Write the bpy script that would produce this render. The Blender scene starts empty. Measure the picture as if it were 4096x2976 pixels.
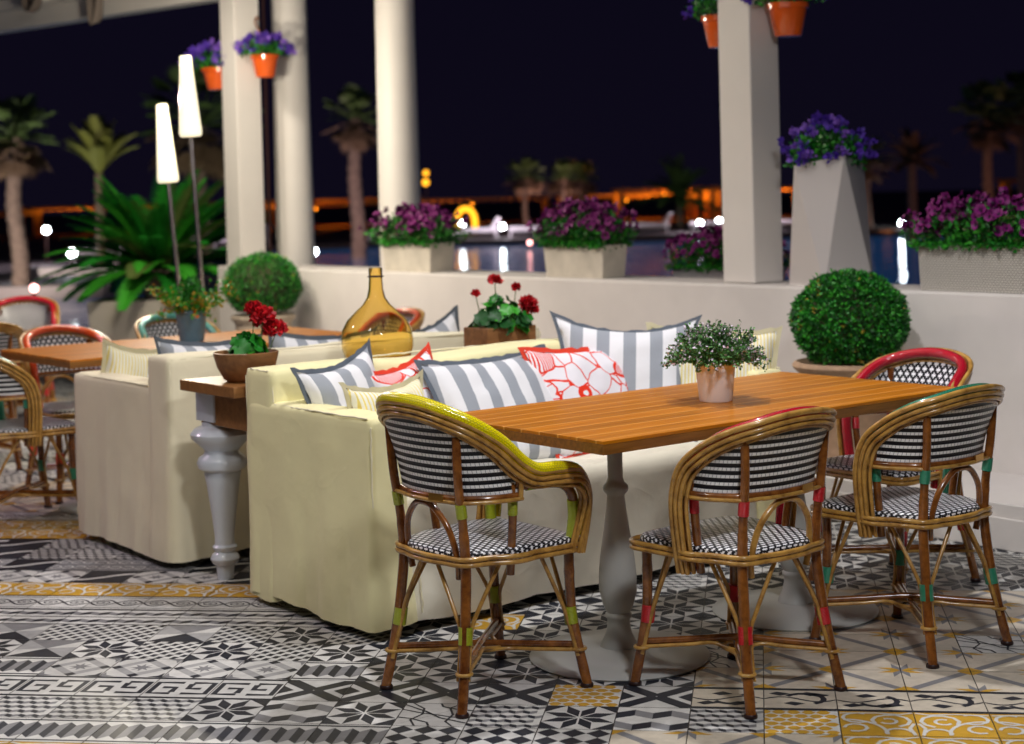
import bpy, bmesh, math, random
import numpy as np
from mathutils import Vector, Matrix
random.seed(7); RNG = np.random.default_rng(7)
R = math.radians; PI = math.pi
sc = bpy.context.scene
COL = sc.collection

# ------------------------------------------------------------------ camera
cam_d = bpy.data.cameras.new('camera'); cam = bpy.data.objects.new('camera', cam_d); COL.objects.link(cam)
sc.camera = cam
_a, _p, _r = R(38.5), R(1.58), R(-1.49)
def _w(x, y, z):                      # view frame (right, forward, up) turned into the terrace's own axes
    return Vector((math.cos(_a)*x + math.sin(_a)*y, -math.sin(_a)*x + math.cos(_a)*y, z))
_right, _fwd, _up = _w(1, 0, 0), _w(0, math.cos(_p), -math.sin(_p)), _w(0, math.sin(_p), math.cos(_p))
_r2 = _right*math.cos(_r) + _up*math.sin(_r); _u2 = -_right*math.sin(_r) + _up*math.cos(_r)
cam.matrix_world = Matrix(((_r2.x, _u2.x, -_fwd.x, 0), (_r2.y, _u2.y, -_fwd.y, 0), (_r2.z, _u2.z, -_fwd.z, 1.433), (0, 0, 0, 1)))
cam_d.sensor_width = 36; cam_d.lens = 6686/4096*36
cam_d.shift_y = -527/4096
cam_d.clip_start = .1; cam_d.clip_end = 1000
cam_d.dof.use_dof = True; cam_d.dof.focus_distance = 4.95; cam_d.dof.aperture_fstop = 2.7
cam_d.dof.aperture_blades = 0

# ------------------------------------------------------------------ night sky
W = bpy.data.worlds.new('World'); sc.world = W; W.use_nodes = True
nt = W.node_tree; nt.nodes.clear()
_o = nt.nodes.new('ShaderNodeOutputWorld'); _b = nt.nodes.new('ShaderNodeBackground')
_t = nt.nodes.new('ShaderNodeTexCoord'); _s = nt.nodes.new('ShaderNodeSeparateXYZ'); _c = nt.nodes.new('ShaderNodeValToRGB')
nt.links.new(_t.outputs['Generated'], _s.inputs[0]); nt.links.new(_s.outputs['Z'], _c.inputs[0])
nt.links.new(_c.outputs[0], _b.inputs[0]); nt.links.new(_b.outputs[0], _o.inputs[0])
_c.color_ramp.elements[0].position = 0; _c.color_ramp.elements[0].color = (.0040, .0030, .0088, 1)
_c.color_ramp.elements[1].position = .4; _c.color_ramp.elements[1].color = (.0023, .0021, .0072, 1)
_b.inputs[1].default_value = 1.0
sc.view_settings.view_transform = 'Standard'; sc.view_settings.look = 'None'
sc.view_settings.exposure = 0; sc.view_settings.gamma = 1
try:
    sc.cycles.use_denoising = True; sc.cycles.max_bounces = 8; sc.cycles.sample_clamp_indirect = 6
    sc.cycles.caustics_reflective = False; sc.cycles.caustics_refractive = False
except Exception: pass

# ------------------------------------------------------------------ terrace lamps under the canopy, above the frame, plus added fills
def lamp(name, loc, watt, col, size=.12, target=None, spot=None, blend=.5):
    d = bpy.data.lights.new(name, 'SPOT' if spot else 'POINT'); d.energy = watt; d.color = col
    d.shadow_soft_size = size
    if spot: d.spot_size = R(spot); d.spot_blend = blend
    o = bpy.data.objects.new(name, d); COL.objects.link(o); o.location = loc
    if target is not None:
        o.rotation_euler = (Vector(target)-Vector(loc)).to_track_quat('-Z', 'Y').to_euler()
    return o
def area(name, loc, watt, col, sx, sy, target):
    d = bpy.data.lights.new(name, 'AREA'); d.shape = 'RECTANGLE'; d.size = sx; d.size_y = sy; d.energy = watt; d.color = col
    o = bpy.data.objects.new(name, d); COL.objects.link(o); o.location = loc
    o.rotation_euler = (Vector(target)-Vector(loc)).to_track_quat('-Z', 'Y').to_euler(); return o
lamp('overhead_spot', (3.9, 4.0, 3.3), 200, (1, .98, 1), .06, (3.9, 4.1, 0), 125, .7)
lamp('overhead_spot', (1.2, 4.2, 3.3), 68, (1, .98, .92), .15, (1.6, 4.6, 0), 140, .8)
lamp('overhead_spot', (4.3, 7.6, 3.3), 75, (1, .93, .86), .10, (4.3, 7.4, 0), 130, .7)
lamp('overhead_spot', (1.2, 8.6, 3.3), 120, (1, .72, .93), .15, (2.0, 8.0, 0), 140, .8)
lamp('overhead_spot', (2.1, 1.0, 3.2), 230, (.95, .96, 1), .22, (3.5, 3.9, .4), 110, .6)  # front fill added from the camera side for chair backs and thyme pot
lamp('overhead_spot', (4.9, 10.2, 3.3), 118, (1, .90, .74), .12, (5.4, 10.8, .6), 150, .8)  # extra spot added to brighten the planter box, left post and columns
area('bounce_fill', (3.4, 5.2, 3.7), 50, (1, .90, .80), 4, 6, (5.6, 6.6, 0))  # added soft fill standing in for light bounced off the canopy

# ------------------------------------------------------------------ node helpers
def srgb(r, g, b):
    f = lambda c: ((c/255+.055)/1.055)**2.4 if c/255 > .04045 else c/255/12.92
    return (f(r), f(g), f(b), 1)
class NT:
    def __init__(s, m): s.t = m.node_tree; s.n = s.t.nodes; s.l = s.t.links
    def new(s, k, **kw):
        x = s.n.new(k)
        for a, b in kw.items(): setattr(x, a, b)
        return x
    def link(s, a, b): s.l.new(a, b)
    def math(s, op, a, b=None, c=None):
        x = s.n.new('ShaderNodeMath'); x.operation = op
        for i, v in enumerate((a, b, c)):
            if v is None: continue
            if isinstance(v, (int, float)): x.inputs[i].default_value = v
            else: s.l.new(v, x.inputs[i])
        return x.outputs[0]
    def mix(s, f, a, b):
        x = s.n.new('ShaderNodeMix'); x.data_type = 'RGBA'
        for i, v in ((0, f), (6, a), (7, b)):
            if isinstance(v, (int, float)): x.inputs[i].default_value = v
            elif isinstance(v, tuple): x.inputs[i].default_value = v
            else: s.l.new(v, x.inputs[i])
        return x.outputs[2]
    def noise(s, vec, scale, detail=3, rough=.5):
        x = s.n.new('ShaderNodeTexNoise'); x.inputs['Scale'].default_value = scale; x.inputs['Detail'].default_value = detail
        x.inputs['Roughness'].default_value = rough
        if vec is not None: s.l.new(vec, x.inputs['Vector'])
        return x.outputs[0]
    def ramp(s, f, p0, c0, p1, c1):
        x = s.n.new('ShaderNodeValToRGB'); e = x.color_ramp.elements
        e[0].position = p0; e[0].color = c0; e[1].position = p1; e[1].color = c1
        s.l.new(f, x.inputs[0]); return x.outputs[0]
    def bump(s, h, strength=.3, dist=.01):
        x = s.n.new('ShaderNodeBump'); x.inputs['Strength'].default_value = strength; x.inputs['Distance'].default_value = dist
        s.l.new(h, x.inputs['Height']); s.l.new(x.outputs[0], s.bsdf.inputs['Normal'])
MATS = {}
def mat(name, col=(.5, .5, .5, 1), rough=.5, metal=0, var=.0, vscale=6, bump=0, bscale=60, bdist=.002, coat=0, spec=.5, trans=0, ior=1.45, sss=0, sheen=0):
    m = bpy.data.materials.new(name); m.use_nodes = True; MATS[name] = m
    n = NT(m); b = n.bsdf = m.node_tree.nodes['Principled BSDF']
    b.inputs['Roughness'].default_value = rough; b.inputs['Metallic'].default_value = metal
    b.inputs['Specular IOR Level'].default_value = spec; b.inputs['Coat Weight'].default_value = coat
    b.inputs['Coat Roughness'].default_value = .12
    b.inputs['Transmission Weight'].default_value = trans; b.inputs['IOR'].default_value = ior
    b.inputs['Sheen Weight'].default_value = sheen
    if len(col) == 3: col = (*col, 1)
    n.tc = n.new('ShaderNodeTexCoord')
    if var:
        f = n.noise(n.tc.outputs['Object'], vscale, 4, .6)
        lo = tuple(c*(1-var) for c in col[:3])+(1,); hi = tuple(min(1, c*(1+var)) for c in col[:3])+(1,)
        n.link(n.ramp(f, .3, lo, .7, hi), b.inputs['Base Color'])
    else: b.inputs['Base Color'].default_value = col
    if bump: n.bump(n.noise(n.tc.outputs['Object'], bscale, 4, .6), bump, bdist)
    m['nt'] = 1; n.m = m
    return n
def emit(name, col, strength):
    n = mat(name, col, .4); n.bsdf.inputs['Emission Color'].default_value = (*col[:3], 1); n.bsdf.inputs['Emission Strength'].default_value = strength
    return n.m

# ------------------------------------------------------------------ mesh builder
class MB:
    def __init__(s): s.v = []; s.f = []; s.m = []; s.uv = []; s.n = 0
    def add(s, verts, faces, mi=0, uvs=None):
        b = s.n; s.v.extend([tuple(map(float, v)) for v in verts]); s.n += len(verts)
        for k, f in enumerate(faces):
            s.f.append([b+i for i in f]); s.m.append(mi if isinstance(mi, int) else mi[k])
            s.uv.append([uvs[i] for i in f] if uvs is not None else [(0, 0)]*len(f))
    def box(s, c, d, mi=0, rot=None, taper=1):
        x, y, z = d[0]/2, d[1]/2, d[2]/2
        vs = [Vector((sx*x*(taper if sz < 0 else 1), sy*y*(taper if sz < 0 else 1), sz*z)) for sz in (-1, 1) for sy in (-1, 1) for sx in (-1, 1)]
        if rot is not None: vs = [rot @ v for v in vs]
        vs = [v+Vector(c) for v in vs]
        s.add(vs, [(0, 2, 3, 1), (4, 5, 7, 6), (0, 1, 5, 4), (2, 6, 7, 3), (0, 4, 6, 2), (1, 3, 7, 5)], mi)
    def tube(s, pts, rad, seg=8, mi=0, closed=False, cap=True, flat=None, uvscale=1):
        pts = [Vector(p) for p in pts]; n = len(pts)
        if isinstance(rad, (int, float)): rad = [rad]*n
        prev = None; vs = []; uvs = []; L = 0
        for i, p in enumerate(pts):
            if closed: t = pts[(i+1) % n]-pts[i-1]
            else: t = pts[min(i+1, n-1)]-pts[max(i-1, 0)]
            t = t.normalized() if t.length > 1e-9 else Vector((0, 0, 1))
            if prev is None:
                a = Vector((0, 0, 1)) if abs(t.z) < .9 else Vector((1, 0, 0))
                nn = (a-t*a.dot(t)).normalized()
            else:
                nn = prev-t*prev.dot(t); nn = nn.normalized() if nn.length > 1e-6 else prev
            prev = nn; bb = t.cross(nn)
            if i: L += (p-pts[i-1]).length
            for k in range(seg):
                a = 2*PI*k/seg
                vs.append(p+(nn*math.cos(a)+bb*math.sin(a))*rad[i]); uvs.append((L*uvscale, k/seg))
        fs = []
        m = n if closed else n-1
        for i in range(m):
            for k in range(seg):
                k2 = (k+1) % seg; j = (i+1) % n
                fs.append((i*seg+k, i*seg+k2, j*seg+k2, j*seg+k))
        s.add(vs, fs, mi, uvs)
        if cap and not closed:
            s.add([vs[k] for k in range(seg)], [tuple(range(seg))[::-1]], mi)
            s.add([vs[(n-1)*seg+k] for k in range(seg)], [tuple(range(seg))], mi)
    def lathe(s, prof, c=(0, 0, 0), seg=32, mi=0, cap=True):
        vs = [(c[0]+r*math.cos(2*PI*k/seg), c[1]+r*math.sin(2*PI*k/seg), c[2]+z) for r, z in prof for k in range(seg)]
        fs = [(i*seg+k, i*seg+(k+1) % seg, (i+1)*seg+(k+1) % seg, (i+1)*seg+k) for i in range(len(prof)-1) for k in range(seg)]
        s.add(vs, fs, mi)
    def grid(s, P, U=None, mi=0, flip=False):
        ny, nx = len(P), len(P[0])
        vs = [p for r in P for p in r]
        uvs = [q for r in U for q in r] if U else [(i/(nx-1), j/(ny-1)) for j in range(ny) for i in range(nx)]
        fs = []
        for j in range(ny-1):
            for i in range(nx-1):
                q = (j*nx+i, j*nx+i+1, (j+1)*nx+i+1, (j+1)*nx+i); fs.append(q[::-1] if flip else q)
        s.add(vs, fs, mi, uvs)
    def build(s, name, mats, parent=None, smooth=True, bevel=0, sub=0, auto=None, weld=False):
        me = bpy.data.meshes.new(name); me.from_pydata(s.v, [], s.f)
        if not isinstance(mats, (list, tuple)): mats = [mats]
        for m in mats: me.materials.append(m.m if isinstance(m, NT) else m)
        me.polygons.foreach_set('material_index', s.m)
        if smooth: me.polygons.foreach_set('use_smooth', [True]*len(s.f))
        ul = me.uv_layers.new(name='uv'); flat = [c for f in s.uv for p in f for c in p]
        ul.data.foreach_set('uv', flat)
        me.update()
        o = bpy.data.objects.new(name, me); COL.objects.link(o)
        if parent is not None: o.parent = parent
        if weld: w = o.modifiers.new('w', 'WELD'); w.merge_threshold = .0002
        if bevel: b = o.modifiers.new('b', 'BEVEL'); b.width = bevel; b.segments = 2; b.limit_method = 'ANGLE'
        if sub: q = o.modifiers.new('s', 'SUBSURF'); q.levels = sub; q.render_levels = sub
        if auto is not None:
            me.polygons.foreach_set('use_smooth', [True]*len(s.f))
            me.set_sharp_from_angle(angle=R(auto))
        return o
def tag(o, label=None, cat=None, group=None, kind=None):
    if label: o['label'] = label
    if cat: o['category'] = cat
    if group: o['group'] = group
    if kind: o['kind'] = kind
    return o
def thing(name, label, cat, loc=(0, 0, 0), rz=0, group=None):
    o = bpy.data.objects.new(name, None); COL.objects.link(o); o.location = loc; o.rotation_euler = (0, 0, rz)
    o.empty_display_size = .1
    return tag(o, label, cat, group)
def cat_rom(P, n=6):
    P = [Vector(p) for p in P]; out = []
    for i in range(len(P)-1):
        p0 = P[max(i-1, 0)]; p1 = P[i]; p2 = P[i+1]; p3 = P[min(i+2, len(P)-1)]
        for k in range(n):
            t = k/n
            out.append(.5*((2*p1)+(-p0+p2)*t+(2*p0-5*p1+4*p2-p3)*t*t+(-p0+3*p1-3*p2+p3)*t**3))
    out.append(P[-1]); return out
def leaves(mb, P, N, size, mi, asp=.5, fold=.25, jit=.6):
    """leaf-sized folded rhombi at points P, roughly facing out along N"""
    n = len(P); P = np.asarray(P, float); N = np.asarray(N, float)
    d = N+RNG.normal(0, jit, (n, 3)); d /= np.linalg.norm(d, axis=1)[:, None]
    a = RNG.normal(0, 1, (n, 3)); s = np.cross(d, a); s /= np.linalg.norm(s, axis=1)[:, None]
    nn = np.cross(d, s); size = np.asarray(size)*RNG.uniform(.7, 1.3, n)
    L = d*size[:, None]; S = s*(size*asp*.5)[:, None]; H = nn*(size*asp*fold)[:, None]
    v = np.stack([P, P+L*.5+S+H, P+L, P+L*.5-S+H], 1).reshape(-1, 3)
    b = mb.n; mb.v.extend(map(tuple, v.tolist())); mb.n += 4*n
    mi = np.asarray(mi) if not np.isscalar(mi) else np.full(n, mi)
    for k in range(n):
        q = b+4*k
        mb.f.append([q, q+1, q+2]); mb.f.append([q, q+2, q+3]); mb.m += [int(mi[k])]*2; mb.uv += [[(0, 0)]*3]*2
def rnd_dirs(n, zmin=-1):
    o = []
    while len(o) < n:
        v = RNG.normal(0, 1, (n, 3)); v /= np.linalg.norm(v, axis=1)[:, None]; o += [x for x in v if x[2] > zmin]
    return np.array(o[:n])

# ------------------------------------------------------------------ materials
M = {}
M['white'] = mat('white_paint', (.68, .64, .61), .6, var=.09, vscale=1.3, bump=.15, bscale=30, bdist=.004)
M['post'] = mat('post_paint', (.70, .66, .62), .5, var=.03, vscale=3)
M['leg_white'] = mat('white_lacquer', (.62, .66, .72), .3, coat=.4)
M['base_grey'] = mat('grey_powder_coat', (.48, .48, .45), .42, bump=.1, bscale=300, bdist=.0006)
def wood(name, c1, c2, slat=None, rough=.38, coat=.05, axis='X', scale=3):
    n = mat(name, c1, rough, coat=coat)
    mp = n.new('ShaderNodeMapping'); n.link(n.tc.outputs['Object'], mp.inputs[0])
    mp.inputs['Scale'].default_value = (1, 14, 14) if axis == 'X' else (14, 14, 1)
    f = n.noise(mp.outputs[0], scale, 6, .65)
    col = n.ramp(f, .32, c1+(1,), .68, c2+(1,))
    h = f
    if slat:
        sx = n.new('ShaderNodeSeparateXYZ'); n.link(n.tc.outputs['Object'], sx.inputs[0])
        fr = n.math('FRACT', n.math('ADD', n.math('DIVIDE', sx.outputs[1], slat), 20.5))
        bd = n.math('FLOOR', n.math('ADD', n.math('DIVIDE', sx.outputs[1], slat), 20.5)); wn_ = n.new('ShaderNodeTexWhiteNoise'); wn_.noise_dimensions = '1D'; n.link(bd, wn_.inputs['W'])
        hv = n.new('ShaderNodeHueSaturation'); n.link(col, hv.inputs['Color']); n.link(n.math('ADD', n.math('MULTIPLY', wn_.outputs[0], .34), .80), hv.inputs['Value']); col = hv.outputs[0]
        d = n.math('ABSOLUTE', n.math('SUBTRACT', fr, .5))
        line = n.math('GREATER_THAN', d, .5-.0011/slat)
        line2 = n.math('GREATER_THAN', d, .5-.0036/slat)
        col = n.mix(line2, col, (.72, .33, .07, 1))
        h = n.math('SUBTRACT', n.math('MULTIPLY', f, .08), line)
    n.link(col, n.bsdf.inputs['Base Color']); n.bump(h, .2, .0012)
    return n
M['teak'] = wood('orange_teak_slats', (.42, .128, .002), (.58, .195, .004), .082)
M['teak2'] = wood('orange_teak_edge', (.16, .060, .010), (.34, .135, .022), None, scale=5)
M['console'] = wood('brown_oak', (.20, .085, .025), (.34, .155, .05), None, .4, .2)
M['bowl'] = wood('turned_walnut', (.16, .07, .025), (.30, .14, .05), None, .5, .1)
n = M['cane'] = mat('honey_rattan', (.40, .20, .055), .28, coat=.6)
f = n.noise(n.tc.outputs['Object'], 22, 4, .7); n.link(n.ramp(f, .3, (.26, .115, .02, 1), .60, (.56, .31, .07, 1)), n.bsdf.inputs['Base Color'])
n = M['pole'] = mat('smoked_bamboo', (.2, .07, .02), .22, coat=.8)
f = n.noise(n.tc.outputs['Object'], 16, 4, .7); n.link(n.ramp(f, .35, (.11, .030, .006, 1), .70, (.34, .12, .022, 1)), n.bsdf.inputs['Base Color'])
def plastic_wrap(name, c):
    n = mat(name, c, .22, coat=.7)
    br = n.new('ShaderNodeTexBrick'); n.link(n.tc.outputs['UV'], br.inputs['Vector'])
    mp = n.new('ShaderNodeMapping'); n.link(n.tc.outputs['UV'], mp.inputs[0]); mp.inputs['Scale'].default_value = (120, 18, 1)
    mp.inputs['Rotation'].default_value = (0, 0, 0)
    n.link(mp.outputs[0], br.inputs['Vector']); br.inputs['Scale'].default_value = 1; br.inputs['Mortar Size'].default_value = .16
    br.inputs['Mortar Smooth'].default_value = 1; br.inputs['Brick Width'].default_value = 1.1; br.inputs['Row Height'].default_value = 1
    dk = tuple(x*.72 for x in c[:3])+(1,)
    n.link(n.mix(br.outputs['Fac'], tuple(c[:3])+(1,), dk), n.bsdf.inputs['Base Color'])
    n.bump(n.math('SUBTRACT', 1.0, br.outputs['Fac']), .9, .003)
    return n
WRAP = {'yellow': (.95, .80, .0), 'lime': (.42, .48, .01), 'red': (.62, .008, .03), 'green': (.03, .26, .15), 'orange': (.95, .10, .01),
        'teal': (.14, .50, .42), 'coral': (.75, .10, .03)}
for k, c in WRAP.items(): M['wrap_'+k] = plastic_wrap('woven_rim_'+k, c)
def cord(name, c):
    n = mat(name, c, .35, coat=.3)
    wv = n.new('ShaderNodeTexWave'); wv.bands_direction = 'X'; n.link(n.tc.outputs['UV'], wv.inputs[0]); wv.inputs['Scale'].default_value = 75
    n.bump(wv.outputs['Fac'], .8, .002); return n
CORD = {'yellow': (.38, .44, .01), 'red': (.62, .01, .02), 'green': (.03, .30, .17), 'orange': (.9, .09, .01), 'teal': (.10, .42, .33), 'coral': (.7, .08, .03)}
for k, c in CORD.items(): M['cord_'+k] = cord('cord_'+k, c)
def weave(name, back=False, seat=False):
    n = mat(name, (.8, .8, .8), .38, coat=.06, spec=.35)
    s = n.new('ShaderNodeSeparateXYZ'); n.link(n.tc.outputs['UV'], s.inputs[0])
    px, py = (.026, .0212 if back else (.0172 if seat else .0205))
    y = n.math('DIVIDE', s.outputs[1], py); row = n.math('FLOOR', y); fy = n.math('FRACT', y)
    par = n.math('MULTIPLY', n.math('MODULO', n.math('ADD', row, 200), 2), .5)
    x = n.math('ADD', n.math('DIVIDE', s.outputs[0], px), 100); fx = n.math('FRACT', n.math('ADD', x, par))
    dx = n.math('ABSOLUTE', n.math('SUBTRACT', fx, .5)); dy = n.math('ABSOLUTE', n.math('SUBTRACT', fy, .5))
    if back:
        fine = n.math('ABSOLUTE', n.math('SUBTRACT', n.math('FRACT', n.math('MULTIPLY', x, 2)), .5))
        w = n.math('LESS_THAN', dy, .215)
        gap = n.math('GREATER_THAN', fine, .44)
        colr = n.mix(w, (.006, .006, .010, 1), (.90, .90, .90, 1))
        colr = n.mix(n.math('MULTIPLY', gap, w), colr, (.30, .32, .36, 1))
        h = n.math('SUBTRACT', n.math('SUBTRACT', 1.0, n.math('MULTIPLY', n.math('MULTIPLY', dy, dy), 2)), n.math('MULTIPLY', gap, .4))
        n.link(colr, n.bsdf.inputs['Base Color']); n.bump(h, .6, .003); return n
    blk = n.math('MULTIPLY', n.math('LESS_THAN', dx, .33 if seat else .30), n.math('LESS_THAN', dy, .215))
    stem = n.math('LESS_THAN', dx, .03 if seat else .085)
    w = n.math('MAXIMUM', blk, stem)
    n.link(n.mix(w, (.006, .006, .010, 1), (.90, .90, .93, 1)), n.bsdf.inputs['Base Color'])
    h = n.math('ADD', n.math('MULTIPLY', blk, .6), n.math('SUBTRACT', .4, n.math('MULTIPLY', dx, .6)))
    n.bump(h, .5, .003); return n
M['weave'] = weave('black_white_weave'); M['weave_seat'] = weave('seat_weave', seat=True); M['weave_back'] = weave('striped_back_weave', back=True)
def fabric(name, col, wr=.35, var=.04, scale=2.4):
    n = mat(name, col, .9, spec=.15, sheen=.15)
    big = n.noise(n.tc.outputs['Object'], scale, 4, .55); fine = n.noise(n.tc.outputs['Object'], 700, 2)
    lo = tuple(c*(1-var) for c in col)+(1,); hi = tuple(min(1, c*(1+var)) for c in col)+(1,)
    n.link(n.ramp(big, .35, lo, .65, hi), n.bsdf.inputs['Base Color'])
    rd = n.new('ShaderNodeTexNoise'); rd.inputs['Scale'].default_value = 5.5; rd.inputs['Detail'].default_value = 2; rd.inputs['Distortion'].default_value = 1.2; n.link(n.tc.outputs['Object'], rd.inputs['Vector'])
    ridge = n.math('POWER', n.math('SUBTRACT', 1.0, n.math('ABSOLUTE', n.math('MULTIPLY', n.math('SUBTRACT', rd.outputs[0], .5), 3.2))), 3)
    n.bump(n.math('ADD', n.math('ADD', n.math('MULTIPLY', big, .42), n.math('MULTIPLY', ridge, .022)), n.math('MULTIPLY', fine, .012)), wr, .06); return n
M['linen'] = fabric('cream_linen', (.88, .82, .47), .38)
M['linen_seat'] = fabric('cream_linen_seat', (.84, .80, .66), .38)
M['linen2'] = fabric('ivory_linen', (.85, .78, .56), .30)
M['seam'] = fabric('seam_flange', (.84, .78, .56), .1)
def stripes(name, a, b, period, duty=.5, off=0, wavy=0):
    n = mat(name, a, .9, spec=.12, sheen=.1)
    s = n.new('ShaderNodeSeparateXYZ'); n.link(n.tc.outputs['UV'], s.inputs[0])
    fr = n.math('FRACT', n.math('ADD', n.math('DIVIDE', s.outputs[0], period), off+10))
    f = n.math('LESS_THAN', fr, duty)
    n.link(n.mix(f, a+(1,), b+(1,)), n.bsdf.inputs['Base Color'])
    big = n.noise(n.tc.outputs['Object'], 9, 3); n.bump(big, .25, .02); return n
M['p_grey'] = stripes('grey_white_stripe', (.80, .80, .83), (.33, .355, .40), .105, .48, .18)
M['p_yellow'] = stripes('yellow_pinstripe', (.84, .83, .74), (.80, .66, .20), .0135, .38)
n = M['p_red'] = mat('red_bloom_print', (.85, .82, .86), .9, spec=.12)
mp = n.new('ShaderNodeMapping'); n.link(n.tc.outputs['UV'], mp.inputs[0]); mp.inputs['Scale'].default_value = (1, 1, 1)
nz = n.new('ShaderNodeTexNoise'); nz.inputs['Scale'].default_value = 9; n.link(mp.outputs[0], nz.inputs['Vector'])
vm = n.new('ShaderNodeVectorMath'); vm.operation = 'MULTIPLY_ADD'; n.link(nz.outputs['Color'], vm.inputs[0]); vm.inputs[1].default_value = (.045, .045, 0); n.link(mp.outputs[0], vm.inputs[2])
vo = n.new('ShaderNodeTexVoronoi'); vo.feature = 'DISTANCE_TO_EDGE'; vo.inputs['Scale'].default_value = 22; n.link(vm.outputs[0], vo.inputs['Vector'])
l1 = n.math('LESS_THAN', vo.outputs['Distance'], .05)
v2 = n.new('ShaderNodeTexVoronoi'); v2.feature = 'F1'; v2.inputs['Scale'].default_value = 6.0; v2.inputs['Randomness'].default_value = .75; n.link(vm.outputs[0], v2.inputs['Vector'])
dst = v2.outputs['Distance']
ring = n.math('LESS_THAN', n.math('ABSOLUTE', n.math('SUBTRACT', dst, .43)), .017)
ring2 = n.math('LESS_THAN', n.math('ABSOLUTE', n.math('SUBTRACT', dst, .16)), .012)
inside = n.math('LESS_THAN', dst, .43); v3 = n.new('ShaderNodeSeparateColor'); n.link(v2.outputs['Color'], v3.inputs[0])
leaf = n.math('MULTIPLY', n.math('GREATER_THAN', v3.outputs[0], .66), inside)
wv = n.new('ShaderNodeTexWave'); wv.inputs['Scale'].default_value = 34; wv.inputs['Distortion'].default_value = 1.5; n.link(mp.outputs[0], wv.inputs[0])
leafl = n.math('MULTIPLY', leaf, n.math('GREATER_THAN', wv.outputs['Fac'], .5))
pet = n.math('MULTIPLY', n.math('MULTIPLY', n.math('MAXIMUM', l1, ring2), inside), n.math('SUBTRACT', 1.0, leaf))
out_ = n.new('ShaderNodeTexVoronoi'); out_.feature = 'DISTANCE_TO_EDGE'; out_.inputs['Scale'].default_value = 12; n.link(vm.outputs[0], out_.inputs['Vector'])
stem = n.math('MULTIPLY', n.math('LESS_THAN', out_.outputs['Distance'], .028), n.math('SUBTRACT', 1.0, inside))
f = n.math('MAXIMUM', n.math('MAXIMUM', ring, leafl), n.math('MAXIMUM', pet, stem))
n.link(n.mix(f, (.84, .81, .86, 1), (.80, .045, .02, 1)), n.bsdf.inputs['Base Color'])
M['pipe_grey'] = mat('slate_piping', (.10, .12, .15), .9); M['pipe_red'] = mat('red_piping', (.72, .05, .02), .9); M['pipe_cream'] = mat('cream_piping', (.55, .50, .32), .9)
M['leafg'] = mat('leaf_green', (.012, .17, .014), .42, var=.3); M['leafd'] = mat('leaf_dark', (.008, .070, .012), .5); M['leafl'] = mat('leaf_light', (.04, .30, .02), .42)
M['leafy'] = mat('leaf_yellow', (.42, .30, .03), .5); M['leafo'] = mat('leaf_olive', (.09, .13, .03), .5)
M['twig'] = mat('twig_brown', (.05, .055, .02), .8)
M['soil'] = mat('potting_soil', (.03, .02, .012), .95, bump=.5, bscale=60)
M['magenta'] = mat('petunia_magenta', (.17, .006, .125), .6); M['magdark'] = mat('petunia_throat', (.03, .001, .03), .7)
M['violet'] = mat('pansy_violet', (.075, .025, .36), .6); M['violetl'] = mat('pansy_lilac', (.20, .09, .50), .6)
M['redfl'] = mat('geranium_red', (.55, .004, .012), .55); M['redfl2'] = mat('geranium_crimson', (.30, .002, .01), .55)
M['thyme'] = mat('thyme_green', (.09, .26, .055), .6); M['thymed'] = mat('thyme_dark', (.035, .10, .025), .6); M['thymefl'] = mat('thyme_blossom', (.78, .66, .78), .7)
M['terracotta'] = mat('aged_terracotta', (.42, .27, .17), .85, var=.25, vscale=9, bump=.6, bscale=25, bdist=.01)
M['stonepot'] = mat('stone_pot', (.40, .33, .25), .85, var=.18, vscale=9, bump=.5, bscale=25, bdist=.01)
M['pinkpot'] = mat('pale_clay_pot', (.93, .89, .88), .7, var=.015, vscale=14, bump=.1, bscale=90); M['bluepot'] = mat('slate_blue_pot', (.10, .21, .29), .55, var=.1, vscale=20)
M['cement'] = mat('cement_trough', (.55, .50, .42), .8, var=.15, vscale=7, bump=.3, bscale=40)
M['orangepot'] = mat('orange_glaze', (.72, .11, .015), .16, coat=1, var=.06, vscale=10)
M['copper'] = mat('copper_wire', (.45, .18, .08), .3, metal=.8)
M['gloss'] = mat('glossy_white_resin', (.58, .54, .52), .18, coat=.6)
M['plbox'] = mat('white_planter_box', (.55, .50, .44), .5, var=.05, vscale=4)
n = M['wicker'] = mat('cream_wicker', (.60, .56, .50), .5)
ck = n.new('ShaderNodeTexBrick'); n.link(n.tc.outputs['UV'], ck.inputs[0]); ck.inputs['Scale'].default_value = 42; ck.inputs['Mortar Size'].default_value = .12; ck.inputs['Mortar Smooth'].default_value = .8
ck.inputs['Brick Width'].default_value = .75; ck.inputs['Row Height'].default_value = .45
n.link(n.mix(ck.outputs['Fac'], (.66, .62, .56, 1), (.22, .20, .17, 1)), n.bsdf.inputs['Base Color']); n.bump(n.math('SUBTRACT', 1.0, ck.outputs['Fac']), .9, .004)
M['amber'] = mat('amber_glass', (.98, .80, .38), .01, trans=1, ior=1.35, spec=1)
M['dark'] = mat('dark_rubber', (.03, .012, .01), .4)
M['chrome'] = mat('brushed_steel', (.62, .55, .53), .25, metal=1)
M['shade'] = emit('lamp_shade_lit', (1, .91, .64), 1.1)
M['trunk'] = mat('palm_trunk', (.20, .15, .13), .9, var=.3, vscale=8, bump=1, bscale=12, bdist=.05)
M['frond'] = mat('palm_frond', (.06, .11, .03), .6); M['deadfrond'] = mat('palm_skirt', (.17, .115, .08), .8); M['frondy'] = mat('palm_frond_yellow', (.22, .24, .06), .6)
M['canvas'] = mat('white_canvas', (.60, .57, .60), .8)
M['thatch'] = mat('thatch_wood', (.50, .22, .04), .8)
M['globe'] = emit('globe_lamp_glass', (.86, .96, 1), 60)
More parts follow.
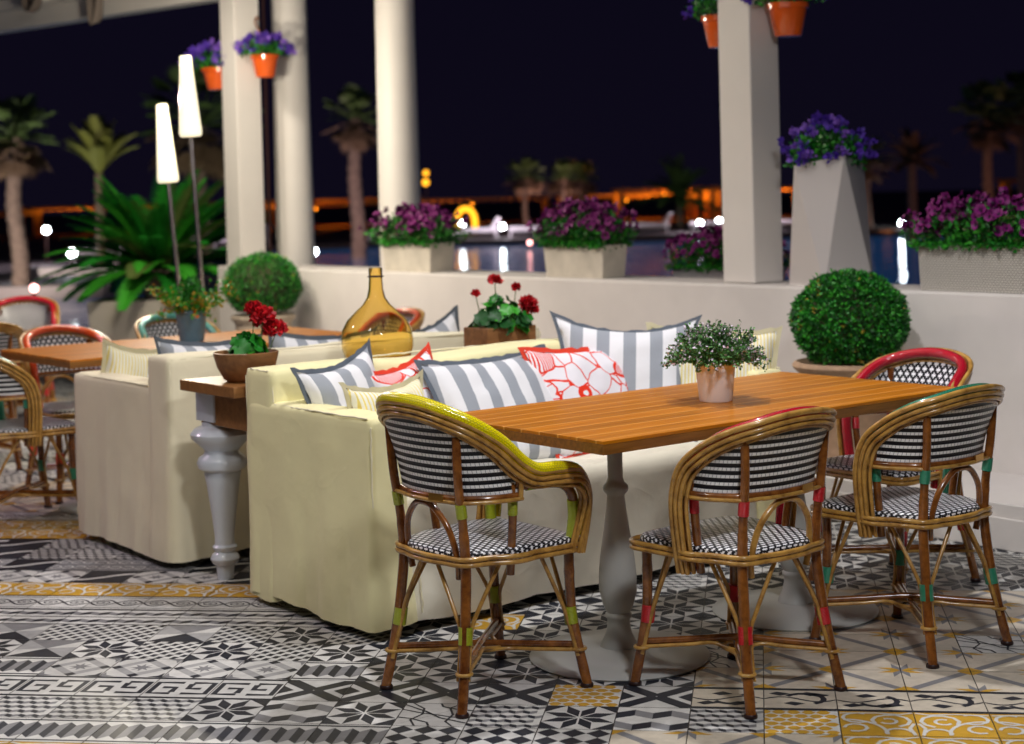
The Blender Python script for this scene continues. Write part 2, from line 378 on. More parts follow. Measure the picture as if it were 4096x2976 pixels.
M['pinkl'] = emit('pink_path_lamp', (1, .45, .42), 9)
M['amberl'] = emit('amber_lamp_glass', (1, .42, .02), 2.6)
M['curtain'] = mat('taupe_curtain', (.20, .16, .135), .9, bump=.4, bscale=30)
M['brass'] = mat('brass_tag', (.75, .42, .10), .3, metal=1)

# ================================================================== THE SETTING
# ------------------------------------------------------------------ cement tile floor (each pattern inlaid as its own coloured pieces)
def cement(name, c, v=.14):
    n = mat(name, c, .4, spec=.18)
    f = n.noise(n.tc.outputs['Object'], 1.6, 5, .62); g = n.noise(n.tc.outputs['Object'], 26, 3, .6)
    h = n.math('ADD', n.math('MULTIPLY', f, .6), n.math('MULTIPLY', g, .4))
    cr = n.ramp(h, .36, tuple(x*(1-v*1.5) for x in c)+(1,), .64, tuple(min(1, x*(1+v)) for x in c)+(1,))
    su = n.new('ShaderNodeSeparateXYZ'); n.link(n.tc.outputs['UV'], su.inputs[0])
    hs = n.new('ShaderNodeHueSaturation'); n.link(cr, hs.inputs['Color']); n.link(n.math('ADD', n.math('MULTIPLY', su.outputs[0], .26), .80), hs.inputs['Value']); n.link(hs.outputs[0], n.bsdf.inputs['Base Color'])
    n.link(n.ramp(f, .3, (.30, .30, .30, 1), .7, (.52, .52, .52, 1)), n.bsdf.inputs['Roughness'])
    return n
TM = [cement('tile_white', (.66, .655, .63)), cement('tile_black', (.024, .027, .038), .3), cement('tile_grey', (.235, .235, .245)), cement('tile_ochre', (.60, .34, .035)),
      cement('tile_lightgrey', (.40, .40, .40)), cement('grout', (.07, .06, .05)), cement('tile_cream', (.66, .585, .47))]
Wt, K, G, Y, LG = 0, 1, 2, 3, 4
OX, OY, TA = 2.393, 4.176, R(-46.91)
_ci, _si = math.cos(TA), math.sin(TA)
def tpos(a, b): return (OX+.2*(a*_ci-b*_si), OY+.2*(a*_si+b*_ci))
FL = MB()
def piece(i, j, pts, c, layer=1):
    pts = [(min(.992, max(.008, x)), min(.992, max(.008, y))) for x, y in pts]
    h = ((i*92821+j*68917+((i*j) % 7)*331) % 97)/97
    FL.add([(*tpos(i+x, j+y), layer*.00028) for x, y in pts], [tuple(range(len(pts)))], c, [(h, h)]*len(pts))
def strk(i, j, pts, w, c, layer=1, closed=False):
    n = len(pts); L = []; Rr = []
    for k in range(n):
        a = pts[(k-1) % n] if (k or closed) else pts[0]; b = pts[(k+1) % n] if (k < n-1 or closed) else pts[-1]
        dx, dy = b[0]-a[0], b[1]-a[1]; l = math.hypot(dx, dy) or 1; nx, ny = -dy/l*w/2, dx/l*w/2
        L.append((pts[k][0]+nx, pts[k][1]+ny)); Rr.append((pts[k][0]-nx, pts[k][1]-ny))
    for k in range(n if closed else n-1):
        k2 = (k+1) % n; piece(i, j, [L[k], Rr[k], Rr[k2], L[k2]], c, layer)
def arc(cx, cy, r, a0, a1, n=8, ry=None): return [(cx+r*math.cos(R(a0+(a1-a0)*k/n)), cy+(ry or r)*math.sin(R(a0+(a1-a0)*k/n))) for k in range(n+1)]
def nstar(cx, cy, ro, ri, n=8, off=0):
    return [(cx+(ro if k % 2 == 0 else ri)*math.cos(PI*k/n+off), cy+(ro if k % 2 == 0 else ri)*math.sin(PI*k/n+off)) for k in range(2*n)]
def t_star(i, j):
    s = .285
    for k in range(8):
        a = R(22.5+45*k); tip = (.5+.53*math.cos(a), .5+.53*math.sin(a)); P = [(.5+.035*math.cos(a), .5+.035*math.sin(a))]
        for q, d in ((a-R(22.5), 1), (None, 0), (a+R(22.5), -1)):
            if q is None: P.append(tip)
            else:
                e = (math.cos(q+d*R(90))*.014, math.sin(q+d*R(90))*.014); P.append((.5+s*math.cos(q)+e[0], .5+s*math.sin(q)+e[1]))
        piece(i, j, P, K)
    for sx in (0, 1):
        for sy in (0, 1):
            f = lambda x, y: (x if sx else 1-x, y if sy else 1-y)
            piece(i, j, [f(.72, 1), f(1, 1), f(1, .72)], K)
def t_x(i, j):
    h = .15
    piece(i, j, [(0, 0), (h, 0), (1, 1-h), (1, 1), (1-h, 1), (0, h)], K, 1); piece(i, j, [(1, 0), (1, h), (h, 1), (0, 1), (0, 1-h), (1-h, 0)], K, 2)
    piece(i, j, [(.5-.018, .5), (.5, .5-.018), (.5+.018, .5), (.5, .5+.018)], Wt, 3)
    piece(i, j, [(0, .3), (.2, .5), (0, .7)], K); piece(i, j, [(1, .3), (.8, .5), (1, .7)], K)
def t_cube(i, j):
    for r in range(2):
        for c in range(2+r):
            x, y = c*.5-.25*r, r*.5
            piece(i, j, [(x, y+.13), (x+.25, y), (x+.25, y+.25), (x, y+.38)], G); piece(i, j, [(x+.25, y), (x+.5, y+.13), (x+.5, y+.38), (x+.25, y+.25)], K)
def t_strip(i, j):
    for y0, y1 in ((.06, .11), (.89, .94)): piece(i, j, [(0, y0), (1, y0), (1, y1), (0, y1)], K)
    for c in range(4):
        x = c*.25
        piece(i, j, [(x, .30), (x+.125, .17), (x+.125, .70), (x, .83)], K); piece(i, j, [(x+.125, .17), (x+.25, .30), (x+.25, .83), (x+.125, .70)], G)
def t_zig(i, j):
    for y0, y1 in ((.0, .035), (.485, .525), (.965, 1)): piece(i, j, [(0, y0), (1, y0), (1, y1), (0, y1)], K)
    for yb in (.25, .74):
        for c in range(3):
            x = c/3
            piece(i, j, [(x, yb-.06), (x+.167, yb-.13), (x+.167, yb+.04), (x, yb+.12)], G); piece(i, j, [(x+.167, yb-.13), (x+.333, yb-.06), (x+.333, yb+.12), (x+.167, yb+.04)], K)
def t_check(i, j, a=K, b=G, n=5):
    w = 1/n
    for r in range(n):
        for c in range(n):
            x, y = c*w-(r % 2)*w/2, r*w
            piece(i, j, [(x, y+w*.26), (x+w/2, y), (x+w/2, y+w*.56), (x, y+w*.82)], a)
            if b is not None: piece(i, j, [(x+w/2, y), (x+w, y+w*.26), (x+w, y+w*.82), (x+w/2, y+w*.56)], b)
def t_hound(i, j):
    n = 8; w = 1/n
    for r in range(n):
        for c in range(n):
            if (r+c) % 2: continue
            x, y = c*w, r*w; piece(i, j, [(x-.01, y+w*.1), (x+.7*w, y-.01), (x+w+.01, y+w*.9), (x+.3*w, y+w+.01)], K)
def t_dia(i, j):
    w = 1/3
    for r in range(3):
        for c in range(3):
            x, y = c*w, r*w; piece(i, j, [(x, y+w/2), (x+w/2, y), (x+w, y+w/2), (x+w/2, y+w)], K)
def t_gd(i, j):
    piece(i, j, [(.5, 0), (1, .5), (.5, 1), (0, .5)], LG); piece(i, j, [(.5, .2), (.8, .5), (.5, .8), (.2, .5)], Wt, 2)
    for a, b in ((.5, .1), (.5, .9), (.1, .5), (.9, .5)): piece(i, j, [(a, b-.1), (a+.1, b), (a, b+.1), (a-.1, b)], K, 2)
    piece(i, j, nstar(.5, .5, .19, .08), G, 3)
    for sx in (0, 1):
        for sy in (0, 1): piece(i, j, [(abs(sx-x), abs(sy-y)) for x, y in ((0, 0), (.24, .03), (.09, .09), (.03, .24))], K if (sx+sy) % 2 else G, 2)
def t_ystar(i, j):
    m = lambda x, y: (x, y) if (i+j) % 2 == 0 else (1-x, y)
    h = .1                                      # diamonds on the even corners, stars on the odd ones
    piece(i, j, [m(0, 0), m(h, 0), m(1, 1-h), m(1, 1), m(1-h, 1), m(0, h)], G, 1)
    for s in (0, 1): piece(i, j, [m(s, s), m(abs(s-.2), s), m(s, abs(s-.2))], Y, 2)
    for cx, cy, sx, sy in ((1, 0, -1, 1), (0, 1, 1, -1)):
        for q, (a0, c) in enumerate(((0, Y), (22.5, G), (45, Y), (67.5, G))):
            pass
        piece(i, j, [m(cx, cy), m(cx+sx*.13, cy), m(cx+sx*.34, cy+sy*.12), m(cx+sx*.12, cy+sy*.12)], Y, 2)
        piece(i, j, [m(cx, cy), m(cx, cy+sy*.13), m(cx+sx*.12, cy+sy*.34), m(cx+sx*.12, cy+sy*.12)], G, 2)
def t_key(i, j):
    for y0, y1 in ((.0, .07), (.93, 1)): piece(i, j, [(0, y0), (1, y0), (1, y1), (0, y1)], K)
    strk(i, j, [(.46, .76), (.07, .76), (.07, .24), (.40, .24)], .1, K, 1); strk(i, j, [(.40, .3), (.40, .52), (.20, .52)], .1, K, 2)
    strk(i, j, [(.56, .24), (.93, .24), (.93, .76), (.60, .76)], .1, K, 1); strk(i, j, [(.60, .7), (.60, .48), (.80, .48)], .1, K, 2)
def t_chain(i, j):
    for y0, y1 in ((.0, .05), (.95, 1), (.13, .155), (.845, .87)): piece(i, j, [(0, y0), (1, y0), (1, y1), (0, y1)], K)
    for c in range(2):
        strk(i, j, [(.5*c+.5*t/8, .5+.2*math.sin(PI*t/8)) for t in range(9)], .04, K, 1); strk(i, j, [(.5*c+.5*t/8, .5-.2*math.sin(PI*t/8)) for t in range(9)], .04, K, 2)
        strk(i, j, arc(.25+.5*c, .5, .12, 0, 360, 10, .09)[:-1], .025, K, 3, True); piece(i, j, [(.21+.5*c, .5), (.25+.5*c, .46), (.29+.5*c, .5), (.25+.5*c, .54)], G, 3)
def t_scroll(i, j, d=0):
    piece(i, j, [(0, 0), (1, 0), (1, 1), (0, 1)], Y, 1)
    f = (lambda x, y: (x, y)) if (i+d) % 2 else (lambda x, y: (1-x, y))
    for q, (pts, w) in enumerate(((arc(.32, .62, .25, -30, 250), .055), (arc(.36, .60, .11, 60, 330), .05), (arc(.95, .1, .55, 95, 185), .05), (arc(.75, .72, .20, -120, 120), .05),
                   (arc(.80, .30, .15, 0, 300), .05), (arc(.25, .12, .17, -20, 170), .05), ([(.02, .95), (.2, .88), (.5, .93), (.98, .9)], .04), ([(.05, .02), (.1, .3), (.03, .5)], .05))):
        strk(i, j, [f(*p) for p in pts], w, Wt, 2+q*.5)
def t_vine(i, j):
    for y0, y1 in ((.0, .09), (.91, 1)): piece(i, j, [(0, y0), (1, y0), (1, y1), (0, y1)], K)
    sg = 1 if i % 2 else -1
    f = lambda x, y: (x, .5+sg*(y-.5))
    strk(i, j, [f(x/10, .5+.10*math.sin(x/10*2*PI)) for x in range(11)], .045, K, 1)
    strk(i, j, [f(*p) for p in arc(.56, .52, .27, 150, -60, 10, .24)], .085, K, 2)
    for a, b in ((.2, .74), (.75, .70), (.4, .3), (.62, .75)):
        piece(i, j, [f(a-.13, b), f(a-.02, b+.085), f(a+.17, b+.01), f(a+.03, b-.10)], K, 3)
def t_twig(i, j):
    for q, P in enumerate(([(0, 0), (1, 1)], [(0, .7), (.3, .55), (.5, .5), (.75, .4), (1, .42)], [(.1, 1), (.3, .75), (.32, .5), (.2, .25), (.3, 0)], [(.8, 1), (.66, .8), (.75, .5), (.7, .2), (.82, 0)],
              [(0, .35), (.2, .3), (.45, .15), (.5, 0)], [(1, .7), (.8, .72), (.55, .85), (.5, 1)], [(0, .9), (.35, .62), (.6, .35), (1, .15)])):
        strk(i, j, P, .035 if q else .03, K, 1+q*.5)
def t_pin(i, j):
    c = (.5, .5); P = [(0, 0), (1, 0), (1, 1), (0, 1)]
    piece(i, j, [P[0], P[1], c], K); piece(i, j, [P[2], P[3], c], G); piece(i, j, [P[1], (1, .6), c], LG)
    piece(i, j, [P[3], (0, .4), c], LG)
def t_wave(i, j):
    piece(i, j, [(0, 0), (1, 0), (1, 1), (0, 1)], K, 1); s = (i % 2)*.0
    strk(i, j, [(x/10, .25+.5*(.5-.5*math.cos(PI*x/10))) for x in range(11)], .13, Wt, 2)
def t_lattice(i, j):
    piece(i, j, [(0, 0), (1, 0), (1, 1), (0, 1)], G, 1)
    for q in range(4):
        strk(i, j, arc(.13+.25*q, .75, .11, 30, 330, 6), .035, Wt, 2); strk(i, j, arc(.13+.25*q, .28, .11, -150, 150, 6), .035, Wt, 3)
    strk(i, j, [(0, 1), (1, 0)], .03, Wt, 4)
def pick(i, j):
    h = (i*73856093 ^ j*19349663) & 1023
    if j <= -3 or j == -2:
        if i >= 8: return t_scroll
        if i >= 5: return t_ystar
        if j == -2: return t_strip if i <= 1 else t_dia
        return (t_scroll if i <= 1 else t_ystar) if j == -3 else (t_star, t_cube, t_ystar)[h % 3]
    if j == -1: return {-1: t_star, 0: t_cube, 1: t_star, 2: t_twig, 3: t_check, 4: t_star, 5: t_cube, 6: t_check, 7: 'yc'}.get(i, t_check if i < 0 else t_scroll)
    if j == 0:
        if i <= -1: return t_key
        if i <= 3 or i == 5: return t_x
        if i == 4: return 'yc'
        return t_vine
    if i >= 6 and j <= 6 and i+j >= 7 and not (i == 6 and j > 2):
        return t_twig if (i, j) in ((10, 3), (6, 2), (15, 4)) else t_ystar
    if j == 1: return t_strip if (i == 0 or i <= -5) else (t_gd if i < 0 else t_star)
    if j in (2, 3) and i <= 0:
        if i <= -5 and (i+j) % 3 == 0: return t_pin
        if (i, j) in ((-3, 3), (-5, 2)): return t_pin
        if (i, j) in ((-1, 2), (-3, 2), (0, 3), (-2, 3), (-4, 3), (-5, 3)): return t_hound
        return t_star
    if i <= 0:
        if j == 4: return t_zig
        if j == 5: return t_chain
        if j == 6: return t_scroll
        if j == 7: return t_gd if i % 3 else t_wave
        if j == 8: return t_wave if i % 4 == 0 else t_lattice
        if j in (9, 10): return t_check if i > -9 else t_wave
        if j in (11, 12): return t_scroll
        if j == 13: return t_chain
        if j in (14, 15): return t_ystar
        return (t_check, t_gd, t_check, t_x, t_ystar)[h % 5]
    if (i, j) == (2, 4): return t_scroll
    if j >= 7 and h % 7 == 0: return t_check
    if j >= 7 and h % 7 == 1: return t_x
    return t_star
for i in range(-40, 40):
    for j in range(-8, 50):
        x, y = tpos(i+.5, j+.5)
        if not (-.3 < x < 5.52 and 2.2 < y < 13): continue
        vx, vy = math.cos(_a)*x-math.sin(_a)*y, math.sin(_a)*x+math.cos(_a)*y
        if vy < 2.8 or abs(vx) > vy*.36+.9: continue
        piece(i, j, [(0, 0), (1, 0), (1, 1), (0, 1)], Wt, 0)
        f = pick(i, j)
        if f in (t_ystar, t_vine): piece(i, j, [(0, 0), (1, 0), (1, 1), (0, 1)], 6, .5)
        if f == 'yc':
            for r_ in range(6):
                for c_ in range(5):
                    x0, y0, w_, h_ = c_/5-(r_ % 2)*.1, r_/6, .2, 1/6
                    piece(i, j, [(x0, y0+h_/2), (x0+w_*.3, y0), (x0+w_*.7, y0), (x0+w_, y0+h_/2), (x0+w_*.7, y0+h_*.95), (x0+w_*.3, y0+h_*.95)], Y)
        else: f(i, j)
tag(FL.build('floor', TM, smooth=False), kind='structure')
mb = MB(); mb.box((1.5, 5.5, -.304), (9.2, 17, .6)); tag(mb.build('terrace_slab', TM[5], smooth=False), kind='structure')

# ------------------------------------------------------------------ parapet, ledge, posts
def wall_box(name, c, d, m, label, cat, bevel=.008, kind=None):
    mb = MB(); mb.box((0, 0, 0), d); o = mb.build(name, m, smooth=False, bevel=bevel); o.location = c
    return tag(o, label, cat, None, kind)
WB, WE = 2.5, 11.25
root = thing('parapet_wall', 'low white plastered terrace wall carrying the flower troughs', 'wall', (6.3, 0, 0))
mb = MB(); mb.box((.0, (WB+WE)/2, .475), (.4, WE-WB, .95)); mb.build('wall', M['white'], root, smooth=False, bevel=.012)
mb = MB(); mb.box((-.5, (WB+WE)/2, .09), (.596, WE-WB, .18)); mb.box((-.805, (WB+WE)/2, .063), (.008, WE-WB, .126)); mb.build('ledge', M['white'], root, smooth=False, bevel=.01)
def post(x, y, z0, label):
    r = thing('square_post', label, 'post', (x, y, z0), 0, 'white posts of the canopy')
    mb = MB(); mb.box((0, 0, (4-z0)/2), (.21, .22, 4-z0)); mb.build('shaft', M['post'], r, smooth=False, bevel=.006)
    return r
post(6.28, 5.92, .953, 'square white post rising from the wall between the flower box and the faceted planter')
post(6.28, 11.12, 0, 'square white post at the wall end beside the two lit pole lamps')
def column(x, y, label):
    r = thing('round_column', label, 'column', (x, y, 0), 0, 'round white columns')
    mb = MB(); mb.lathe([(.152, -1.2), (.152, .2), (.148, 1), (.138, 2.6), (.128, 4.2)], seg=40); mb.build('shaft', M['post'], r)
column(6.74, 11.16, 'smooth round white column directly behind the square post with the orange pot')
column(6.66, 9.62, 'smooth round white column standing alone behind the left flower trough')
mb = MB(); mb.box((0, 0, 0), (.014, .014, 4)); o = mb.build('gap_strip', M['dark'], smooth=False); o.location = (6.42, 11.0, 2.0); tag(o, 'thin dark strip added for the gap between the square post and the round column', 'pipe')  # dark strip added to draw the dark gap beside the post
r = thing('canopy_beam', 'white canopy beam running from the post top out of the picture', 'beam', (6.28, 11.23, 2.97)); r.rotation_euler = (0, 0, R(10.5))
mb = MB(); mb.box((0, 3.5, .12), (.16, 7, .24)); mb.build('beam', M['post'], r, smooth=False, bevel=.008)
mb = MB(); mb.box((-.125, 3.5, .20), (.09, 7, .10)); mb.build('rail', M['post'], r, smooth=False, bevel=.004)
mb = MB()
for k in range(8):
    mb.box((-.205, .6+.8*k, .25), (.06, .10, .16))
mb.build('bracket', M['post'], r, smooth=False)
# curtain swags rolled up under the canopy
for k, (y, w, dp) in enumerate(((13.3, .34, .24), (12.5, .17, .42))):
    mb = MB(); P = []; U = []
    for a in range(13):
        t = a/12; row = []
        for b in range(25):
            s = b/24; x = (s-.5)*w; sag = dp*math.sin(PI*s)**.8*(.25+.75*t)
            row.append((.03*math.sin(t*9+s*3)+.05*math.sin(PI*t), x, -sag+.02*math.sin(t*14)*math.sin(PI*s)))
        P.append(row)
    mb.grid(P); o = mb.build('curtain_swag', M['curtain']); o.location = ((5.55, 5.74)[k], y, 3.27)
    sd = o.modifiers.new('t', 'SOLIDIFY'); sd.thickness = .006
    tag(o, ('wide grey-brown curtain swag bunched up under the canopy beam', 'narrow hanging fold of grey-brown curtain nearest the post')[k], 'curtain', 'curtain swags under the beam')

# ------------------------------------------------------------------ pool and far bank
mw = mat('pool_water', (.004, .03, .07), .05, spec=.6); mw.bsdf.inputs['Emission Color'].default_value = (.03, .33, 1, 1); mw.bsdf.inputs['Emission Strength'].default_value = .05   # blue glow put into the water in place of pool lamps
wn = mw.noise(mw.tc.outputs['Object'], .9, 4, .6); mw.bump(wn, .35, .12)
mb = MB(); mb.box((20, 34, -.35), (60, 60, .1)); wtr = mb.build('water', mw, smooth=False); tag(wtr, kind='structure')
md = mat('far_ground', (.030, .022, .020), .9, var=.3, vscale=.3)
mb = MB(); mb.box((0, 0, -1.5), (900, 900, 1.0)); tag(mb.build('ground', md, smooth=False), kind='structure')
def bank(name, pts, z, m):
    mb = MB(); n = len(pts); mb.add([(x, y, z) for x, y in pts]+[(x, y, -.8) for x, y in pts], [tuple(range(n))]+[(k, k+n, (k+1) % n+n, (k+1) % n) for k in range(n)])
    return tag(mb.build(name, m, smooth=False), kind='structure')
mk = mat('deck_paving', (.05, .038, .040), .7, var=.3, vscale=1)
kb = mat('pool_kerb', (.16, .14, .15), .6)
bank('far_bank', [(10, 58), (22, 51), (33, 48.3), (38, 42.5), (48, 33), (60, 20), (200, 20), (200, 200), (-60, 200), (-30, 80)], -.12, mk)
bank('pool_deck', [(5.5, 60), (6.5, 40), (9.2, 33.5), (13.5, 29.2), (16.5, 28.6), (17.8, 30), (20, 33), (23, 38), (23, 46), (18, 56), (10, 60)], -.10, mk)
bank('pool_kerb', [(8.9, 33.2), (13.3, 28.9), (16.6, 28.2), (18.2, 29.8), (17.8, 30.1), (16.5, 28.75), (13.5, 29.4), (9.2, 33.6)], -.05, kb)

# ================================================================== TABLES
PED = [(.0, 0), (.275, .0), (.279, .006), (.272, .014), (.15, .026), (.058, .034), (.054, .046), (.040, .075), (.035, .10), (.035, .118), (.041, .124), (.041, .134), (.036, .139), (.047, .162), (.058, .205), (.0585, .25),
       (.053, .31), (.041, .39), (.031, .46), (.027, .498), (.028, .503), (.038, .513), (.040, .522), (.038, .531), (.028, .541), (.0235, .555), (.0235, .70), (.07, .704), (.07, .712)]
def cafe_table(cx, cy, label):
    r = thing('cafe_table', label, 'table', (cx, cy, 0), 0, 'slatted orange wood tables pushed together in pairs')
    mb = MB(); mb.box((0, 0, .745), (.796, .80, .010)); mb.build('table_top', M['teak'], r, smooth=False, bevel=.0012)
    mb = MB(); mb.box((0, 0, .7255), (.796, .80, .0285)); mb.build('edge_band', M['teak2'], r, smooth=False, bevel=.001)
    mb = MB(); mb.lathe(PED, seg=48); mb.build('pedestal', M['base_grey'], r, smooth=True, auto=45)
    return r
cafe_table(3.42, 3.82, 'orange slatted table half on a grey pedestal beside the yellow-rimmed armchair')
cafe_table(4.22, 3.82, 'orange slatted table half on a grey pedestal beside the red-rimmed chair near the wall')
cafe_table(3.45, 7.40, 'orange slatted table half behind the rear sofa beside the orange-rimmed chair')
cafe_table(4.25, 7.40, 'orange slatted table half behind the rear sofa with the blue flower pot on it')

# ================================================================== RATTAN CHAIRS
OUT = [(0, .217), (.13, .215), (.19, .196), (.212, .14), (.204, .02), (.185, -.09), (.145, -.165), (.075, -.198)]
def chair(color, loc, rz, label, arms=False, group='rattan bistro chairs with woven seats', tagp=True):
    r = thing('rattan_armchair' if arms else 'rattan_chair', label, 'chair', loc, rz, group)
    cm, pm, wm, bm = M['cane'], M['pole'], M['wrap_'+color], M['cord_'+color]
    half = OUT+[(0, -.206)]; ring = half+[(-x, y) for x, y in OUT[:0:-1]]
    ring3 = cat_rom([(x, y, 0) for x, y in ring]+[(ring[0][0], ring[0][1], 0)], 4)[:-1]
    # seat
    mb = MB(); prof = [(.93, .402, .052), (.985, .408, .042), (.998, .422, .028), (.992, .436, .012), (.965, .4425, 0), (.85, .4445, 0), (.6, .446, 0), (.3, .447, 0), (.02, .4475, 0)]
    vs, uvs = [], []
    for s, z, o in prof:
        for p in ring3:
            l = math.hypot(p.x, p.y); vs.append((p.x*s, p.y*s, z)); uvs.append((p.x*s*(1+o/l)+.5, p.y*s*(1+o/l)+.5))
    n = len(ring3); fs = [(a*n+k, a*n+(k+1) % n, (a+1)*n+(k+1) % n, (a+1)*n+k) for a in range(len(prof)-1) for k in range(n)]
    mb.add(vs, fs, 0, uvs); mb.add([(p.x*.93, p.y*.93, .402) for p in ring3], [tuple(range(n))[::-1]])
    mb.build('seat', M['weave_seat'], r)
    # seat rail: two canes that bulge round the legs
    LEGS = {'fl': (-.180, .178), 'fr': (.180, .178), 'rl': (-.150, -.172), 'rr': (.150, -.172)}
    rail = []
    for p in ring3:
        l = math.hypot(p.x, p.y); o = .010
        for lx, ly in list(LEGS.values())+[(-.196, -.03), (.196, -.03)]:
            d = math.hypot(p.x-lx, p.y-ly); o = max(o, .010+.020*max(0, 1-d/.052)**.7)
        rail.append(((p.x*(1+o/l)), (p.y*(1+o/l))))
    mb = MB()
    for z, rr in ((.424, .0074), (.4085, .0074)): mb.tube([(x, y, z) for x, y in rail], rr, 8, closed=True)
    mb.box((0, 0, .404), (.30, .30, .012)); mb.build('seat_rail', cm, r)
    # legs
    paths = {}
    for k, (x, y) in LEGS.items():
        sx, sy = (1 if x > 0 else -1), (1 if y > 0 else -1)
        if sy > 0: P = [(sx*.205, .217, .002), (sx*.190, .197, .12), (sx*.181, .183, .22), (sx*.180, .178, .32), (sx*.180, .178, .425)]
        else: P = [(sx*.186, -.226, .002), (sx*.172, -.203, .12), (sx*.158, -.184, .26), (sx*.150, -.172, .40), (sx*.152, -.180, .52), (sx*.157, -.196, .64), (sx*.163, -.203, .770 if arms else .748)]
        C = cat_rom(P, 6); paths[k] = C
        rad = [.0150+.0012*math.exp(-((c.z-.34)/.008)**2)+.0012*math.exp(-((c.z-.06)/.008)**2)-(.0018 if c.z > .5 else 0) for c in C]
        mb = MB(); mb.tube(C, rad, 12); lg = mb.build('leg', pm, r)
        def at(z): return min(C, key=lambda c: abs(c.z-z))
        def seg(z0, z1, m=5):
            a, b = at(z0), at(z1); return [a.lerp(b, t/m) for t in range(m+1)]
        mb = MB(); mb.tube([p+Vector((-sx*.004, -sy*.004, 0)) for p in seg(.19, .232)], .0200, 14)
        mb.build('binding', bm, lg)
        if sy < 0: mb = MB(); mb.tube(seg(.535, .575), .0155, 14); mb.build('binding', bm, lg)
        mb = MB(); mb.lathe([(.0176, 0), (.0195, .001), (.0195, .008), (.017, .012)], (at(0.01).x, at(.01).y, 0), 12); mb.build('foot_cap', M['dark'], lg)
    # stretchers (crossed) with companion canes and rings
    mb = MB(); mc = MB()
    f = lambda k, z: min(paths[k], key=lambda c: abs(c.z-z)).copy()
    for q, (a, b) in enumerate((('rl', 'fr'), ('rr', 'fl'))):
        A, B = f(a, .12), f(b, .12); A.z = B.z = .124+.004*q; c = Vector((0, 0, .128+.016*q))
        P = cat_rom([A, A.lerp(c, .5), c, B.lerp(c, .5), B], 4); mb.tube(P, .0105, 10)
        for sd in (-1, 1):
            nrm = Vector((-(B-A).y, (B-A).x, 0)).normalized()*sd
            Q = [p+nrm*.012+Vector((0, 0, -.012)) for p in P]; mid = len(Q)//2
            c2 = c+nrm*.045; Q[mid] = Vector((c2.x, c2.y, .118)); Q[mid-1] = Q[mid-1].lerp(Q[mid], .6); Q[mid+1] = Q[mid+1].lerp(Q[mid], .6)
            mc.tube(cat_rom(Q[::2]+([Q[-1]] if len(Q) % 2 == 0 else []), 4), .0058, 8)
    for k in LEGS:
        p = f(k, .12); mc.tube([(p.x+.0205*math.cos(a), p.y+.0205*math.sin(a), .113) for a in [2*PI*t/14 for t in range(14)]], .0055, 8, closed=True)
    mb.build('stretcher', pm, r); mc.build('stretcher_cane', cm, r)
    # braces
    mb = MB()
    for k, (x, y) in LEGS.items():
        sx, sy = (1 if x > 0 else -1), (1 if y > 0 else -1)
        a = f(k, .06); b = f(k, .21)
        mb.tube(cat_rom([a+Vector((-sx*.020, 0, .04)), b+Vector((-sx*.020, 0, 0)), b+Vector((-sx*.045, 0, .06)), (x-sx*.115, y*1.02+sy*.012, .402)], 5), .0062, 8)
        mb.tube(cat_rom([a+Vector((0, -sy*.020, .04)), b+Vector((0, -sy*.020, 0)), b+Vector((0, -sy*.045, .06)), (x*1.03+sx*.006, y-sy*.115, .402)], 5), .0062, 8)
    mb.build('brace', cm, r)
    # hoop
    if arms: H = [(-.205, .185, .40), (-.212, .205, .50), (-.220, .205, .57), (-.226, .170, .625), (-.230, .10, .645), (-.230, .02, .650), (-.226, -.035, .680), (-.218, -.10, .742), (-.196, -.175, .796), (-.146, -.228, .830), (-.075, -.254, .850), (0, -.262, .855)]
    else: H = [(-.196, .005, .365), (-.212, .006, .47), (-.224, .0, .58), (-.224, -.03, .665), (-.216, -.098, .726), (-.196, -.172, .768), (-.146, -.228, .793), (-.075, -.254, .809), (0, -.262, .814)]
    Hc = cat_rom(H+[(-x, y, z) for x, y, z in H[-2::-1]], 6)
    T = [(Hc[min(i+1, len(Hc)-1)]-Hc[max(i-1, 0)]).normalized() for i in range(len(Hc))]
    O, Bv = [], []
    for p, t in zip(Hc, T):
        o = Vector((p.x, p.y+.02-(.10 if arms and p.y > 0 else 0), 0))
        if arms and p.y > -.02: o = Vector((p.x, 0, 0))+Vector((0, max(0, p.y-.14)*4, max(0, p.y-.10)*2))
        o = (o-t*o.dot(t)).normalized(); O.append(o); Bv.append(t.cross(o))
    top = [i for i in range(len(Hc)) if (Hc[i].z > .44 or not arms)]
    mb = MB(); mb.tube([Hc[i]+(Bv[i]*-.010+O[i]*.006 if arms else Bv[i]*.004+O[i]*-.012) for i in top], .0205 if arms else .0182, 14); mb.build('woven_rim', wm, r)
    mb = MB()
    for o, b, rr in ((.0178, -.004, .0088), (.0170, .0140, .0070), (.0130, .0290, .0068), (-.001, .0390, .0060), (-.010, .018, .008)):
        mb.tube([Hc[i]+O[i]*o+Bv[i]*b for i in range(len(Hc))], rr, 10)
    mb.build('hoop', cm, r)
    # back panel
    bot = cat_rom([(-.208, -.02, .60), (-.196, -.10, .60), (-.148, -.168, .60), (-.07, -.196, .60), (0, -.202, .60), (.07, -.196, .60), (.148, -.168, .60), (.196, -.10, .60), (.208, -.02, .60)], 5)
    idx = [i for i in range(len(Hc)) if Hc[i].z > .675 and Hc[i].y < -.02]
    i0, i1 = idx[0], idx[-1]; NB = len(bot)
    topc = []
    for k in range(NB):
        q = i0+(i1-i0)*k/(NB-1); a = int(q); b = min(a+1, len(Hc)-1); t = q-a
        topc.append((Hc[a]+Bv[a]*.034+O[a]*.0).lerp(Hc[b]+Bv[b]*.034, t))
    mb = MB()
